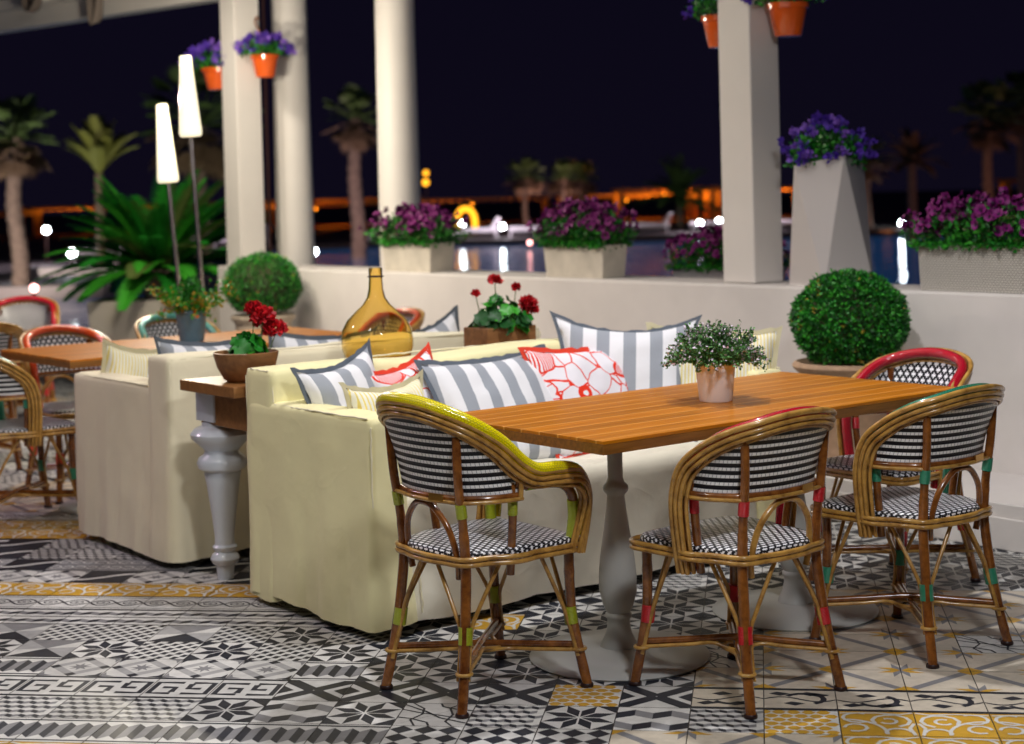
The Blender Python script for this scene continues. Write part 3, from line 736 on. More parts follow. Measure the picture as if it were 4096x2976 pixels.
    for off, mi, fl in ((-.0045, 0, True), (.0045, 1, False)):
        P, U = [], []; L = 0
        for j in range(11):
            row, ur = [], []; L = 0
            for k in range(NB):
                if k: L += (bot[k]-bot[k-1]).length
                p = bot[k].lerp(topc[k], j/10); o = Vector((p.x, p.y+.02, 0)).normalized()
                bul = .006*math.sin(PI*j/10); row.append(p+o*(off-bul)); ur.append((L, p.z))
            P.append(row); U.append(ur)
        mb.grid(P, U, mi, fl)
    mb.build('back_panel', [M['weave'], M['weave_back']], r)
    # back rail, struts, arch
    mb = MB(); mb.tube([p+Vector((p.x, p.y+.02, 0)).normalized()*.004+Vector((0, 0, -.010)) for p in bot], .0105, 10); mb.build('back_rail', pm, r)
    mb = MB(); P = []
    for p in bot:
        o = Vector((p.x, p.y+.02, 0)).normalized(); d = min(math.hypot(abs(p.x)-.156, p.y+.19), 1); P.append(p+o*(.014+.018*max(0, 1-d/.05))+Vector((0, 0, -.018)))
    mb.tube(P, .0062, 8)
    for s in (-1, 1): mb.tube(cat_rom([(s*.222, -.028, .585), (s*.226, -.030, .63), (s*.222, -.045, .69), (s*.205, -.095, .735)], 5), .0075, 8)
    mb.build('rail_cane', cm, r)
    for s in (-1, 1):
        mb = MB(); mb.tube(cat_rom([(s*.168, -.030, .362), (s*.182, -.032, .46), (s*.197, -.038, .56), (s*.202, -.048, .68)], 5), .0125, 12); so = mb.build('side_strut', pm, r)
        mb = MB(); mb.tube([(s*.194, -.036, .535), (s*.198, -.038, .575)], .0142, 12); mb.build('binding', bm, so)
    mb = MB(); A = [(-.112, -.168, .362), (-.118, -.176, .42), (-.100, -.190, .50), (-.05, -.200, .556), (0, -.204, .570), (.05, -.200, .556), (.100, -.190, .50), (.118, -.176, .42), (.112, -.168, .362)]
    mb.tube(cat_rom(A, 5), .0095, 12); mb.build('back_arch', pm if arms or color == 'green' else cm, r)
    if tagp:
        mb = MB(); mb.box((.075, -.213, .592), (.055, .003, .022), rot=Matrix.Rotation(R(12), 3, 'Z')); mb.build('name_plate', M['brass'], r, smooth=False)
    if arms:
        for s in (-1, 1):
            mb = MB(); mb.tube(cat_rom([(s*.188, .180, .42), (s*.196, .184, .50), (s*.204, .176, .56), (s*.208, .140, .600), (s*.210, .08, .612), (s*.211, .0, .616), (s*.207, -.035, .630)], 5), .0150, 12); ap = mb.build('arm_support', pm, r)
            mb = MB(); mb.tube(cat_rom([(s*.189, .181, .435), (s*.197, .185, .50), (s*.203, .178, .55)], 5), .0172, 12); mb.build('binding', bm, ap); mb = MB(); mb.tube([(s*.211, .0, .616), (s*.211, .03, .616)], .0168, 12); mb.build('binding', bm, ap)
    return r
G0 = -PI/2
chair('yellow', (2.925, 3.855, 0), R(-90), 'rattan armchair with bright yellow woven rim at the near end of the front table', arms=True)
chair('red', (3.455, 3.352, 0), 0, 'red-rimmed rattan chair pushed under the long near side of the front table, seen from behind')
chair('green', (4.190, 3.312, 0), 0, 'rattan chair with green bindings seen from behind, rightmost at the front table')
chair('red', (4.775, 3.842, 0), R(90), 'red-rimmed rattan chair facing the camera at the wall end of the front table')
chair('green', (2.96, 7.385, 0), R(-90), 'green-bound rattan chair cut by the left picture edge, seen from behind at the rear table')
chair('orange', (3.46, 7.86, 0), R(180), 'bright orange-rimmed rattan chair facing the camera across the rear table')
chair('teal', (4.23, 8.16, 0), R(180), 'pale teal-rimmed rattan chair behind the blue flower pot')
chair('coral', (4.99, 7.52, 0), R(90), 'coral-rimmed rattan chair seen above and through the amber carafe')
chair('coral', (3.42, 9.05, 0), R(-20), 'brown cane chair back at the left edge, nearer than the dark red chair', tagp=False)
chair('red', (4.35, 10.75, 0), R(150), 'dark red-rimmed rattan chair farthest back at the left beside the pool')

# ================================================================== SOFAS
from mathutils import noise as mn
def softbox(mb, lo, hi, r=.02, seg=.022, amp=.004, hem=0, top=None, seedv=0, mi=0, flare=0):
    lo, hi = Vector(lo), Vector(hi); c = (lo+hi)/2; h = (hi-lo)/2
    for ax in range(3):
        for sg in (-1, 1):
            a1, a2 = (ax+1) % 3, (ax+2) % 3
            n1 = max(2, int(2*h[a1]/seg)); n2 = max(2, int(2*h[a2]/seg)); P = []
            for j in range(n2+1):
                row = []
                for i in range(n1+1):
                    p = Vector((0, 0, 0)); p[ax] = sg*h[ax]; p[a1] = h[a1]*(2*i/n1-1); p[a2] = h[a2]*(2*j/n2-1)
                    q = Vector([max(-(h[k]-(r if k < 2 else 0)), min(h[k]-r, p[k])) for k in range(3)]); d = p-q
                    if ax == 2 and sg < 0: d = Vector((0, 0, 0)); q = p.copy()
                    p = q+(d.normalized()*r if d.length > 1e-9 else d)
                    w = c+p; nrm = d.normalized() if d.length > 1e-9 else Vector((0, 0, 0))
                    rg = 1-abs(mn.noise(Vector((w.x*4+seedv+w.z*1.5, w.y*4, w.z*3.2+w.x))))*2
                    e = mn.noise(Vector((w.x*3.1+seedv, w.y*3.1, w.z*2.2)))*amp*2+mn.noise(Vector((w.x*11+seedv, w.y*11, w.z*7)))*amp*.45+(max(0, rg-.55)**1.5)*amp*.7
                    w = w+Vector((nrm.x, nrm.y, nrm.z*.7))*e
                    t = (w.z-lo.z)/(hi.z-lo.z)
                    if flare: w = w+Vector((nrm.x, nrm.y, 0))*flare*(1-t)**2*(1+1.1*mn.noise(Vector((w.x*7+seedv, w.y*7, 3)))+.6*mn.noise(Vector((w.x*19, w.y*19, 3))))
                    if hem and t < .35: w.z += hem*(1-t/.35)*(mn.noise(Vector((w.x*2.3+seedv, w.y*2.3, 7)))+.5*mn.noise(Vector((w.x*9, w.y*9, 7))))
                    if top is not None and w.z > c.z: w.z += top(w)*(w.z-c.z)/(hi.z-c.z)
                    row.append(w)
                P.append(row)
            mb.grid(P, None, mi, flip=(sg < 0))
def seam(mb, pts, r=.003, w=.01, out=(0, 0, 1), amp=.0035):
    C = cat_rom(pts, 16); o = Vector(out).normalized(); P = []; Rr = []
    for k, p in enumerate(C):
        e = Vector((mn.noise(p*45), mn.noise(p*45+Vector((9, 0, 0))), mn.noise(p*45+Vector((0, 9, 0)))))*amp
        P.append(p+o*r+e); Rr.append(r*(1+.35*mn.noise(p*60)))
    mb.tube(P, Rr, 6)
def sofa(ux0, ux1, vb, vf, hb, ha, label, m):
    r = thing('slipcovered_sofa', label, 'sofa', ((ux0+ux1)/2, (vb+vf)/2, 0), 0, 'slipcovered sofas set back to back')
    ox, oy = r.location.x, r.location.y; s = 1 if vf > vb else -1; aw = .145; bt = .19
    lo = lambda x, y, z: (x-ox, y-oy, z)
    def B(name, x0, x1, y0, y1, z0, z1, **k):
        y0, y1 = min(y0, y1), max(y0, y1); mb = MB(); softbox(mb, lo(x0, y0, z0), lo(x1, y1, z1), seedv=abs(x0*7+y0*3), **k); return mb.build(name, M['linen_seat'] if name == 'seat' else m, r, weld=True)
    B('arm', ux0, ux0+aw, vb+s*.02, vf, .035, ha, r=.016, amp=.006, hem=.016, flare=.016)
    B('arm', ux1-aw, ux1, vb+s*.02, vf, .035, ha, r=.016, amp=.006, hem=.016, flare=.016)
    B('backrest', ux0-.003, ux1+.003, vb, vb+s*bt, .035, hb, r=.016, amp=.006, hem=.016, flare=.016, top=lambda w: -.008+.010*math.sin(w.x*6))
    B('seat', ux0+aw*.9, ux1-aw*.9, vb+s*bt*.9, vf-s*.004, .035, .455, r=.045, amp=.013, hem=.012, flare=.008)
    mb = MB()
    for x, e in ((ux0, 1), (ux1, -1)):
        seam(mb, [lo(x+e*.005, vb+s*bt*1.02, ha-.006), lo(x+e*.005, (vb+vf)/2, ha-.006), lo(x+e*.005, vf-s*.02, ha-.006), ], out=(-e*.5, 0, 1))
        seam(mb, [lo(x+e*.0045, vb+s*(bt-.0045), ha), lo(x+e*.0045, vb+s*(bt-.010), (ha+hb)/2), lo(x+e*.005, vb+s*(bt-.025), hb-.018)], out=(-e*.3, s, .3))
        seam(mb, [lo(x+e*.005, vb+s*bt*.85, hb-.010), lo(x+e*.005, vb+s*.03, hb-.010)], out=(-e*.5, 0, 1))
        seam(mb, [lo(x+e*.0045, vb+s*.0045, hb-.03), lo(x+e*.007, vb+s*.007, .4), lo(x+e*.002, vb+s*.002, .10)], out=(-e, -s, 0), w=.007)
        seam(mb, [lo(x+e*.0045, vf-s*.0045, ha-.03), lo(x+e*.007, vf-s*.007, .4), lo(x+e*.0, vf-s*.0, .10)], out=(-e, s, 0), w=.007)
    seam(mb, [lo(ux0+.01, vb+s*.0045, hb-.012), lo((ux0*2+ux1)/3, vb+s*.0045, hb-.008), lo((ux0+ux1*2)/3, vb+s*.0045, hb-.012), lo(ux1-.01, vb+s*.0045, hb-.018)], out=(0, -s, 1), w=.007)
    seam(mb, [lo(ux0+.17, vf+s*.003, .33), lo(ux0+.172, vf+s*.006, .2), lo(ux0+.175, vf+s*.014, .07)], out=(.2, s, 0), w=.010)
    mb.build('seam_flange', M['seam'], r); return r
sofa(2.965, 4.92, 5.285, 4.485, .840, .722, 'cream slipcovered sofa loaded with cushions along the front table', M['linen'])
sofa(2.985, 4.86, 5.915, 6.81, .832, .712, 'ivory slipcovered sofa behind, turned away toward the rear table', M['linen2'])

# ------------------------------------------------------------------ cushions
def pillow(loc, w, h, yaw, lean, roll, mt, pipe, label, t=.15, pinch=.05, seedv=0, off=(0, 0)):
    n = 22; mb = MB()
    for sg in (-1, 1):
        P, U = [], []
        for j in range(n+1):
            row, ur = [], []
            for i in range(n+1):
                a, b = 2*i/n-1, 2*j/n-1
                x = a*w/2*(1-pinch*(1-b*b)*abs(a)**3*1.2); y = b*h/2*(1-pinch*1.6*(1-a*a)*abs(b)**3)
                f = max(0, (1-abs(a)**2.6))*max(0, (1-abs(b)**2.6)); z = t/2*f**.5*(1+.10*mn.noise(Vector((a*2+seedv, b*2, sg))))
                z += .010*mn.noise(Vector((a*3+seedv, b*3, 5)))+ .006*mn.noise(Vector((a*9+seedv, b*9, sg*3)))*f
                row.append((x, -sg*z, y)); ur.append((x+off[0]+.5+seedv, y+off[1]+.5))
            P.append(row); U.append(ur)
        mb.grid(P, U, 0, flip=(sg < 0))
    o = mb.build('cushion', mt, weld=True)
    # flange edge
    mb = MB(); E = []
    for k in range(4*n):
        s, q = divmod(k, n); tt = 2*q/n-1
        a, b = ((tt, -1), (1, tt), (-tt, 1), (-1, -tt))[s]
        x = a*w/2*(1-pinch*(1-b*b)*abs(a)**3*1.2); y = b*h/2*(1-pinch*1.6*(1-a*a)*abs(b)**3)
        z = .010*mn.noise(Vector((a*3+seedv, b*3, 5)))
        e = 1+.05*mn.noise(Vector((k*.7, seedv, 0)))
        E.append((Vector((x, z, y)), Vector((x*(1+.022/(w/2))*1, z+.004*mn.noise(Vector((k*.9, seedv, 2))), y*(1+.022/(h/2))*e))))
    V0 = [p for p, q in E]; V1 = [q for p, q in E]; m = len(E)
    for dy in (.0022, -.0022):
        vs = [p+Vector((0, dy, 0)) for p in V0]+[q+Vector((0, dy*.5, 0)) for q in V1]
        mb.add(vs, [(k, (k+1) % m, m+(k+1) % m, m+k) if dy < 0 else (m+k, m+(k+1) % m, (k+1) % m, k) for k in range(m)])
    mb.build('piping', pipe, o)
    o.matrix_world = Matrix.Translation(Vector(loc)) @ Matrix.Rotation(R(yaw), 4, 'Z') @ Matrix.Rotation(R(-lean), 4, 'X') @ Matrix.Rotation(R(roll), 4, 'Y')
    return tag(o, label, 'cushion', 'cushions on the sofas')
# yaw 0 faces -Y (toward the front table); lean tips the top backwards
PG, PY, PR = M['p_grey'], M['p_yellow'], M['p_red']; kg, kr, kc = M['pipe_grey'], M['pipe_red'], M['pipe_cream']
pillow((3.225, 5.005, .675), .39, .40, 14, 14, -9, PG, kg, 'grey and white striped cushion slumped in the left corner of the front sofa', seedv=1, pinch=.13)
pillow((3.235, 4.76, .635), .35, .33, 8, 12, -1, PY, kc, 'small yellow pinstriped cushion leaning behind the yellow-rimmed armchair', seedv=2, pinch=.13)
pillow((3.50, 5.0, .645), .38, .40, 12, 18, -9, PR, kr, 'red bloom print cushion squeezed between the left striped cushion and the large one', seedv=3, pinch=.12)
pillow((3.83, 4.88, .62), .60, .47, 2, 30, -1, PG, kg, 'large grey and white striped cushion in the middle of the front sofa', seedv=4, pinch=.07)
pillow((4.26, 4.87, .63), .56, .44, 4, 26, 2, PR, kr, 'red bloom print cushion just right of the large middle striped cushion', seedv=5.3, pinch=.07)
pillow((4.44, 4.89, .685), .57, .52, -40, 21, 3, PG, kg, 'tall grey and white striped cushion standing highest near the right end', seedv=6, pinch=.17)
pillow((4.72, 4.68, .650), .50, .46, -42, 14, 3, PY, kc, 'yellow pinstriped cushion at the right end behind the thyme pot', seedv=7, pinch=.08)
pillow((3.30, 6.21, .728), .52, .28, 188, 10, -3, PG, kg, 'grey striped cushion rising over the left end of the rear sofa', seedv=8, pinch=.13)
pillow((3.185, 6.68, .65), .28, .34, 174, 8, -10, PY, kc, 'plain pale yellow cushion tucked in the left corner of the rear sofa', seedv=9, pinch=.1)
pillow((3.84, 6.22, .655), .50, .42, 176, 16, -3, PG, kg, 'grey striped cushion behind the rear sofa back, left of the carafe', seedv=10, pinch=.1)
pillow((4.50, 6.24, .665), .30, .42, 178, 14, 20, PG, kg, 'grey striped cushion peeking over the rear sofa right of the carafe', seedv=11, pinch=.1)

# ================================================================== CONSOLE with turned legs
r = thing('console_table', 'brown wooden console with turned white legs between the two sofas', 'console', (3.9, 5.6, 0))
mb = MB(); mb.box((-.01, -.0825, .745), (1.92, .415, .04)); mb.build('table_top', M['console'], r, smooth=False, bevel=.003)
mb = MB(); mb.box((-.01, -.085, .66), (1.78, .36, .128)); mb.build('apron', M['console'], r, smooth=False, bevel=.002)
LG_ = [(.0, 0), (.030, 0), (.034, .05), (.034, .052), (.047, .062), (.053, .078), (.047, .094), (.034, .105), (.042, .115), (.044, .124), (.036, .132), (.034, .16), (.041, .25), (.052, .36), (.058, .405), (.056, .412), (.075, .425), (.080, .445), (.074, .465),
       (.058, .478), (.054, .492), (.070, .512), (.095, .540), (.098, .556), (.086, .575), (.062, .588), (.060, .598), (.045, .606)]
for sx in (-1, 1):
    for sy in (-1, 1):
        mb = MB(); lx, ly = (sx*.84, .05) if sy > 0 else (sx*.45, -.19); mb.lathe([(a*(1+.2*min(1, b/.4)), b) for a, b in LG_], (lx, ly, 0), 32); mb.box((lx, ly, .6655), (.136, .136, .118)); mb.build('leg', M['leg_white'], r, auto=40)

# ------------------------------------------------------------------ carafe
r = thing('glass_carafe', 'big round amber glass carafe with a slim neck on the console', 'carafe', (3.735, 5.58, .7655))
pr = [(0, .004), (.10, .003), (.130, .022), (.1445, .07), (.1455, .10), (.139, .14), (.119, .178), (.085, .212), (.055, .24), (.037, .268), (.0295, .30), (.027, .34), (.0275, .386)]
mb = MB(); mb.lathe(pr+[(.0245, .386)]+[(max(0, a-.0028), b+(.004 if b < .01 else 0)) for a, b in pr[::-1]][0:], seg=56); mb.build('bottle', M['amber'], r)
mb = MB(); mb.tube([(.0305*math.cos(2*PI*k/20), .0305*math.sin(2*PI*k/20), .352) for k in range(20)], .003, 8, closed=True); mb.build('neck_ring', M['dark'], r)

# ================================================================== PLANTS
def geranium(loc, label, pot, heads, leafn, lr, seedv, potlabel=None):
    global RNG
    RNG = np.random.default_rng(seedv)
    r = thing('potted_geranium', label, 'plant', loc, 0)
    pot(r)
    mb = MB(); st = MB()
    for k in range(leafn):
        a = RNG.uniform(0, 2*PI); rr = lr*math.sqrt(RNG.uniform(0, 1)); z = .10+RNG.uniform(0, 1)*lr*1.1*(1-(rr/lr)**2*.6)
        c = Vector((rr*math.cos(a), rr*math.sin(a), z)); nrm = (Vector((math.cos(a), math.sin(a), .9))+Vector(RNG.normal(0, .4, 3))).normalized()
        t1 = nrm.orthogonal().normalized(); t2 = nrm.cross(t1); s = RNG.uniform(.022, .036)
        ring = [c+(t1*math.cos(q)+t2*math.sin(q))*s*(1+.13*math.cos(7*q))+nrm*(.006*math.cos(3*q)) for q in [2*PI*i/14 for i in range(14)]]
        mb.add([c-nrm*.006]+ring, [(0, i+1, (i+1) % 14+1) for i in range(14)], int(RNG.choice([0, 0, 1, 2])))
        st.tube([(c.x*.2, c.y*.2, .07), tuple(c*.7+Vector((0, 0, .0))), tuple(c-nrm*.006)], .0015, 5)
    mb.build('foliage', [M['leafg'], M['leafd'], M['leafl']], r)
    fl = MB()
    for (hx, hy, hz, hr) in heads:
        st.tube([(hx*.3, hy*.3, .1), (hx*.8, hy*.8, hz*.6), (hx, hy, hz-hr*.5)], .0022, 6)
        n = int(1500*hr**.9/.05**.9*.25)
        D = rnd_dirs(n, -.45); P = np.array([hx, hy, hz])+D*hr*RNG.uniform(.6, 1, (n, 1))*np.array([1, 1, .8])
        leaves(fl, P-D*.004, D, .017, RNG.choice([0, 0, 1], n), asp=.95, fold=.12, jit=.5)
    st.build('stems', M['leafo'], r); fl.build('blossoms', [M['redfl'], M['redfl2']], r)
    return r
def p_bowl(r):
    mb = MB(); mb.lathe([(0, .0), (.070, .0), (.085, .012), (.108, .055), (.119, .095), (.121, .108), (.115, .110), (.108, .095), (.0, .090)], seg=48); mb.build('bowl', M['bowl'], r, auto=50)
    mb = MB(); mb.lathe([(0, .097), (.110, .096)], seg=24); mb.build('soil', M['soil'], r)
geranium((3.075, 5.47, .7655), 'red geranium in a round turned wooden bowl on the near end of the console', p_bowl,
         [(.075, .00, .235, .044), (.115, -.02, .185, .042), (.05, .02, .265, .03), (.10, .04, .21, .036)], 34, .07, 5)
def p_trough(r):
    mb = MB(); mb.box((0, 0, .055), (.26, .17, .11)); mb.build('wooden_box', M['bowl'], r, smooth=False, bevel=.004)
geranium((4.36, 5.58, .7655), 'tall geranium with scattered red heads in a square wooden box, right of the carafe', p_trough,
         [(-.02, .0, .305, .026), (.085, -.01, .27, .014), (.125, -.04, .20, .035), (.145, -.03, .17, .03), (-.11, .02, .255, .010)], 75, .125, 6)

# thyme
RNG = np.random.default_rng(11)
r = thing('potted_thyme', 'flowering thyme in a pale pink clay pot on the front table', 'plant', (3.845, 3.80, .7503))
mb = MB(); mb.lathe([(0, 0), (.050, 0), (.0535, .004), (.064, .112), (.067, .113), (.067, .124), (.0635, .126), (.060, .118), (0, .11)], seg=48); mb.build('pot', M['pinkpot'], r, auto=45)
mb = MB(); mb.lathe([(.0603, .1185), (0, .120)], seg=24); mb.build('soil', M['soil'], r)
st = MB(); lf = MB()
for k in range(300):
    a = RNG.uniform(0, 2*PI); e = RNG.uniform(0, 1)**.6; th = e*R(84); L = RNG.uniform(.105, .140)*(1-.06*e)
    d = Vector((math.sin(th)*math.cos(a), math.sin(th)*math.sin(a), math.cos(th))); b = Vector((d.x*.045, d.y*.045, .115))
    C = cat_rom([b, b+d*L*.5+Vector((0, 0, .012)), b+d*L+Vector((0, 0, .002 if e < .7 else -.01))+Vector(RNG.normal(0, .008, 3))], 4)
    st.tube(C, .0007, 4, cap=False)
    n = 34; T = RNG.uniform(.18, 1.02, n)*(len(C)-1); P = []; D = []; mi = []
    for t in T:
        i = min(int(t), len(C)-2); P.append(C[i].lerp(C[i+1], t-i)+Vector(RNG.normal(0, .0022, 3))); D.append(RNG.normal(0, 1, 3)+np.array(d)*.6)
        mi.append(2 if (t/(len(C)-1) > .68 and RNG.uniform() < .24) else int(RNG.uniform() < .45))
    D = np.array(D); D /= np.linalg.norm(D, axis=1)[:, None]; leaves(lf, P, D, .0098, mi, asp=.8, jit=.2)
st.build('stems', M['twig'], r); lf.build('foliage', [M['thyme'], M['thymed'], M['thymefl']], r)

# blue pot with yellow-green plant on the rear table
RNG = np.random.default_rng(12)
r = thing('potted_succulent', 'yellow-green trailing plant in a slate blue pot on the rear table', 'plant', (3.875, 7.425, .7503))
mb = MB(); mb.lathe([(0, 0), (.058, 0), (.076, .14), (.080, .142), (.080, .15), (.072, .15), (0, .14)], seg=40); mb.build('pot', M['bluepot'], r, auto=45)
lf = MB(); D = rnd_dirs(700, .0); n = len(D); P = D*np.array([.085, .085, .16])*RNG.uniform(.5, 1, (n, 1))+np.array([0, 0, .15]); leaves(lf, P, D, .024, RNG.choice([0, 0, 2], n), asp=.5)
for k in range(42):
    a = RNG.uniform(0, 2*PI); L = RNG.uniform(.09, .19); up = RNG.uniform(.15, 1.0); n = 22; t = RNG.uniform(.2, 1, n)
    P = np.stack([np.cos(a)*(.05+L*t), np.sin(a)*(.05+L*t), .15+up*L*t-.12*t*t*L*4*(up < .3)], 1)+RNG.normal(0, .008, (n, 3)); leaves(lf, P, rnd_dirs(n, -.2), .019, RNG.choice([1, 2, 3], n, p=[.35, .60, .05]), asp=.8)
lf.build('foliage', [M['leafg'], M['leafy'], M['leafl'], M['orangepot']], r)

def boxwood(loc, rad, hz, zc, potm, prof, label, seedv, n, ls):
    global RNG
    RNG = np.random.default_rng(seedv)
    r = thing('potted_boxwood', label, 'topiary', loc, 0, 'clipped boxwood balls in pots')
    mb = MB(); mb.lathe(prof, seg=56); mb.build('pot', potm, r, auto=50)
    core = MB(); P = []
    for j in range(17):
        th = PI*j/16; P.append([((rad*.86)*math.sin(th)*math.cos(2*PI*i/32), (rad*.86)*math.sin(th)*math.sin(2*PI*i/32), zc+hz*.86*math.cos(th)) for i in range(33)])
    core.grid(P); core.build('twigs', M['twig'], r)
    lf = MB(); D = rnd_dirs(n, -.80)
    lump = np.array([mn.noise(Vector(d*3.6)) for d in D])*.085+np.array([mn.noise(Vector(d*11)) for d in D])*.045
    rr = RNG.uniform(.84, 1.0, n)+lump
    P = D*rr[:, None]*np.array([rad, rad, hz])+np.array([0, 0, zc]); P[:, 2] = np.maximum(P[:, 2], zc-hz*.80)
    q = np.array([mn.noise(Vector(d*6)+Vector((5, 5, 5))) for d in D]); yl = np.array([mn.noise(Vector(d*9)+Vector((1, 8, 3))) for d in D])
    gap = np.array([mn.noise(Vector(d*13)+Vector((2, 2, 9))) for d in D]); keep = (gap > -.34) | (RNG.uniform(0, 1, n) < .35); sp = RNG.uniform(0, 1, n) < .02; P[sp] += D[sp]*.016
    mi = np.where(yl > .56, 3, np.where(q+RNG.normal(0, .3, n) > .18, 0, np.where(RNG.uniform(0, 1, n) < .55, 1, 2)))
    leaves(lf, P[keep], D[keep], ls, mi[keep], asp=.62, jit=.85)
    lf.build('foliage', [M['leafg'], M['leafd'], M['leafl'], M['leafy']], r); return r
PT = [(0, 0), (.15, 0), (.155, .02), (.150, .03), (.175, .12), (.200, .25), (.206, .26), (.209, .27), (.206, .28), (.215, .34), (.222, .40), (.219, .41), (.226, .425), (.250, .447), (.257, .46), (.250, .474), (.238, .478), (.225, .47), (0, .455)]
boxwood((5.76, 4.855, .18), .252, .222, .655, M['terracotta'], PT, 'large clipped boxwood ball in an aged terracotta pot behind the red-rimmed chair', 21, 22000, .0165)
boxwood((5.75, 9.975, .18), .262, .222, .675, M['stonepot'], [(a*.86, b) for a, b in PT], 'smaller-looking boxwood ball in a stone pot at the foot of the square post', 22, 9000, .018)

# flower troughs
def petunias(r, w, d, z0, n, seedv, mats=('magenta', 'magdark'), ph=.17, fr=.023, spread=1.15, fn=230, drape=.018):
    global RNG
    RNG = np.random.default_rng(seedv); lf = MB(); st = MB()
    x = RNG.uniform(-1, 1, n); y = RNG.uniform(-1, 1, n); zz = RNG.uniform(0, 1, n)**.8; env = (1-np.abs(x)**4*.45)*(1-np.abs(y)**2*.4)
    grow = 1+(spread-1)*zz
    P = np.stack([x*w/2*grow, y*d/2*grow*1.15, z0-.02+zz*ph*.82*env*(1+.3*np.array([mn.noise(Vector((a*4+seedv, b*3, 0))) for a, b in zip(x, y)]))], 1)
    D = np.stack([x*.7, y*.9, np.full(n, .7)], 1); D /= np.linalg.norm(D, axis=1)[:, None]
    leaves(lf, P, D, .030, RNG.choice([0, 1, 2, 3], n, p=[.40, .18, .30, .12]), asp=.5, jit=.9)
    m2 = n//5; x = RNG.uniform(-1, 1, m2); s = RNG.choice([-1, 1], m2)
    P = np.stack([x*w/2*1.05, s*d/2*RNG.uniform(.95, 1.2, m2), z0+.01-RNG.uniform(0, 1, m2)**2*drape*(1+np.array([mn.noise(Vector((a*7, seedv, 2))) for a in x]))], 1)
    leaves(lf, P, np.stack([x*.3, s*1., np.full(m2, -.1)], 1), .028, RNG.choice([0, 2], m2), asp=.5, jit=.6)
    lf.build('foliage', [M['leafg'], M['leafd'], M['leafl'], M['leafo']], r)
    fl = MB()
    for k in range(fn):
        px, py = RNG.uniform(-1, 1), RNG.uniform(-1, 1); zf = RNG.uniform(.15, 1)**.7; ev = (1-abs(px)**4*.45)*(1-py**2*.35); g = 1+(spread-1)*zf
        c = Vector((px*w/2*g*1.05, py*d/2*g*1.35, z0+zf*ph*ev+.012)); nr = (Vector((px*.7, py*1.1, .45))+Vector(RNG.normal(0, .45, 3))).normalized()
        t1 = nr.orthogonal().normalized(); t2 = nr.cross(t1); s = fr*RNG.uniform(.75, 1.15); N = 15
        rim = [c+(t1*math.cos(q)+t2*math.sin(q))*s*(1+.09*math.cos(5*q))+nr*(.010+.004*math.cos(5*q)) for q in [2*PI*i/N for i in range(N)]]
        mid = [c+(t1*math.cos(q)+t2*math.sin(q))*s*.36+nr*.002 for q in [2*PI*i/N for i in range(N)]]; b = c-nr*.022
        fl.add(rim+mid+[b], [(i, (i+1) % N, N+(i+1) % N, N+i) for i in range(N)]+[(N+i, N+(i+1) % N, 2*N) for i in range(N)], [0]*N+[1]*N)
    o = fl.build('petunia_blooms', [M[mats[0]], M[mats[1]]], r); tag(o, kind='stuff'); return o
def trough(loc, rz, w, d, h, m, label, seedv, taper=.93, uv=False, **k):
    r = thing('flower_trough', label, 'planter', loc, rz, 'flower troughs on the terrace wall')
    mb = MB()
    for sx, sy, W_, rot in ((0, -1, w, 0), (1, 0, d, 90), (0, 1, w, 180), (-1, 0, d, 270)):
        n = 1; a = R(rot); c, s = math.cos(a), math.sin(a); dd = (d if rot % 180 == 0 else w)/2
        f = lambda x, y: (x*c-y*s, x*s+y*c)
        lo_, hi_ = [f(e*W_/2*taper, -dd*taper) for e in (-1, 1)], [f(e*W_/2, -dd) for e in (-1, 1)]
        mb.add([(*lo_[0], 0), (*lo_[1], 0), (*hi_[1], h), (*hi_[0], h)], [(0, 1, 2, 3)], 0, [(0, 0), (W_, 0), (W_, h), (0, h)])
        i_ = [f(e*(W_/2-.015), -dd+.015) for e in (-1, 1)]
        mb.add([(*hi_[0], h), (*hi_[1], h), (*i_[1], h), (*i_[0], h)], [(0, 1, 2, 3)]); mb.add([(*i_[0], h), (*i_[1], h), (*i_[1], h-.03), (*i_[0], h-.03)], [(0, 1, 2, 3)])
    mb.build('trough', m, r, smooth=False)
    mb = MB(); mb.box((0, 0, h-.04), (w-.036, d-.036, .02)); mb.build('soil', M['soil'], r, smooth=False)
    petunias(r, w, d, h, 2600, seedv, **k); return r
trough((6.245, 8.83, .951), PI/2, .54, .19, .185, M['cement'], 'cement trough of purple petunias nearest the round column, left on the wall', 31, ph=.24, spread=1.45)
trough((6.245, 7.19, .951), PI/2, .52, .18, .185, M['cement'], 'cement trough of purple petunias in the middle of the wall', 32, ph=.25, spread=1.25)
trough((6.30, 4.50, .951), PI/2, .56, .30, .205, M['wicker'], 'cream woven wicker trough of purple petunias at the right picture edge', 33, taper=.97, ph=.22, spread=1.25, fn=250)
r = trough((6.86, 6.66, .77), PI/2, .6, .3, .22, M['gloss'], 'low white trough of purple petunias half hidden behind the wall, left of the square post', 34, ph=.22, spread=1.1)
mb = MB(); mb.box((0, 0, -.60), (.5, .24, 1.16)); mb.build('plinth', M['gloss'], r, smooth=False)

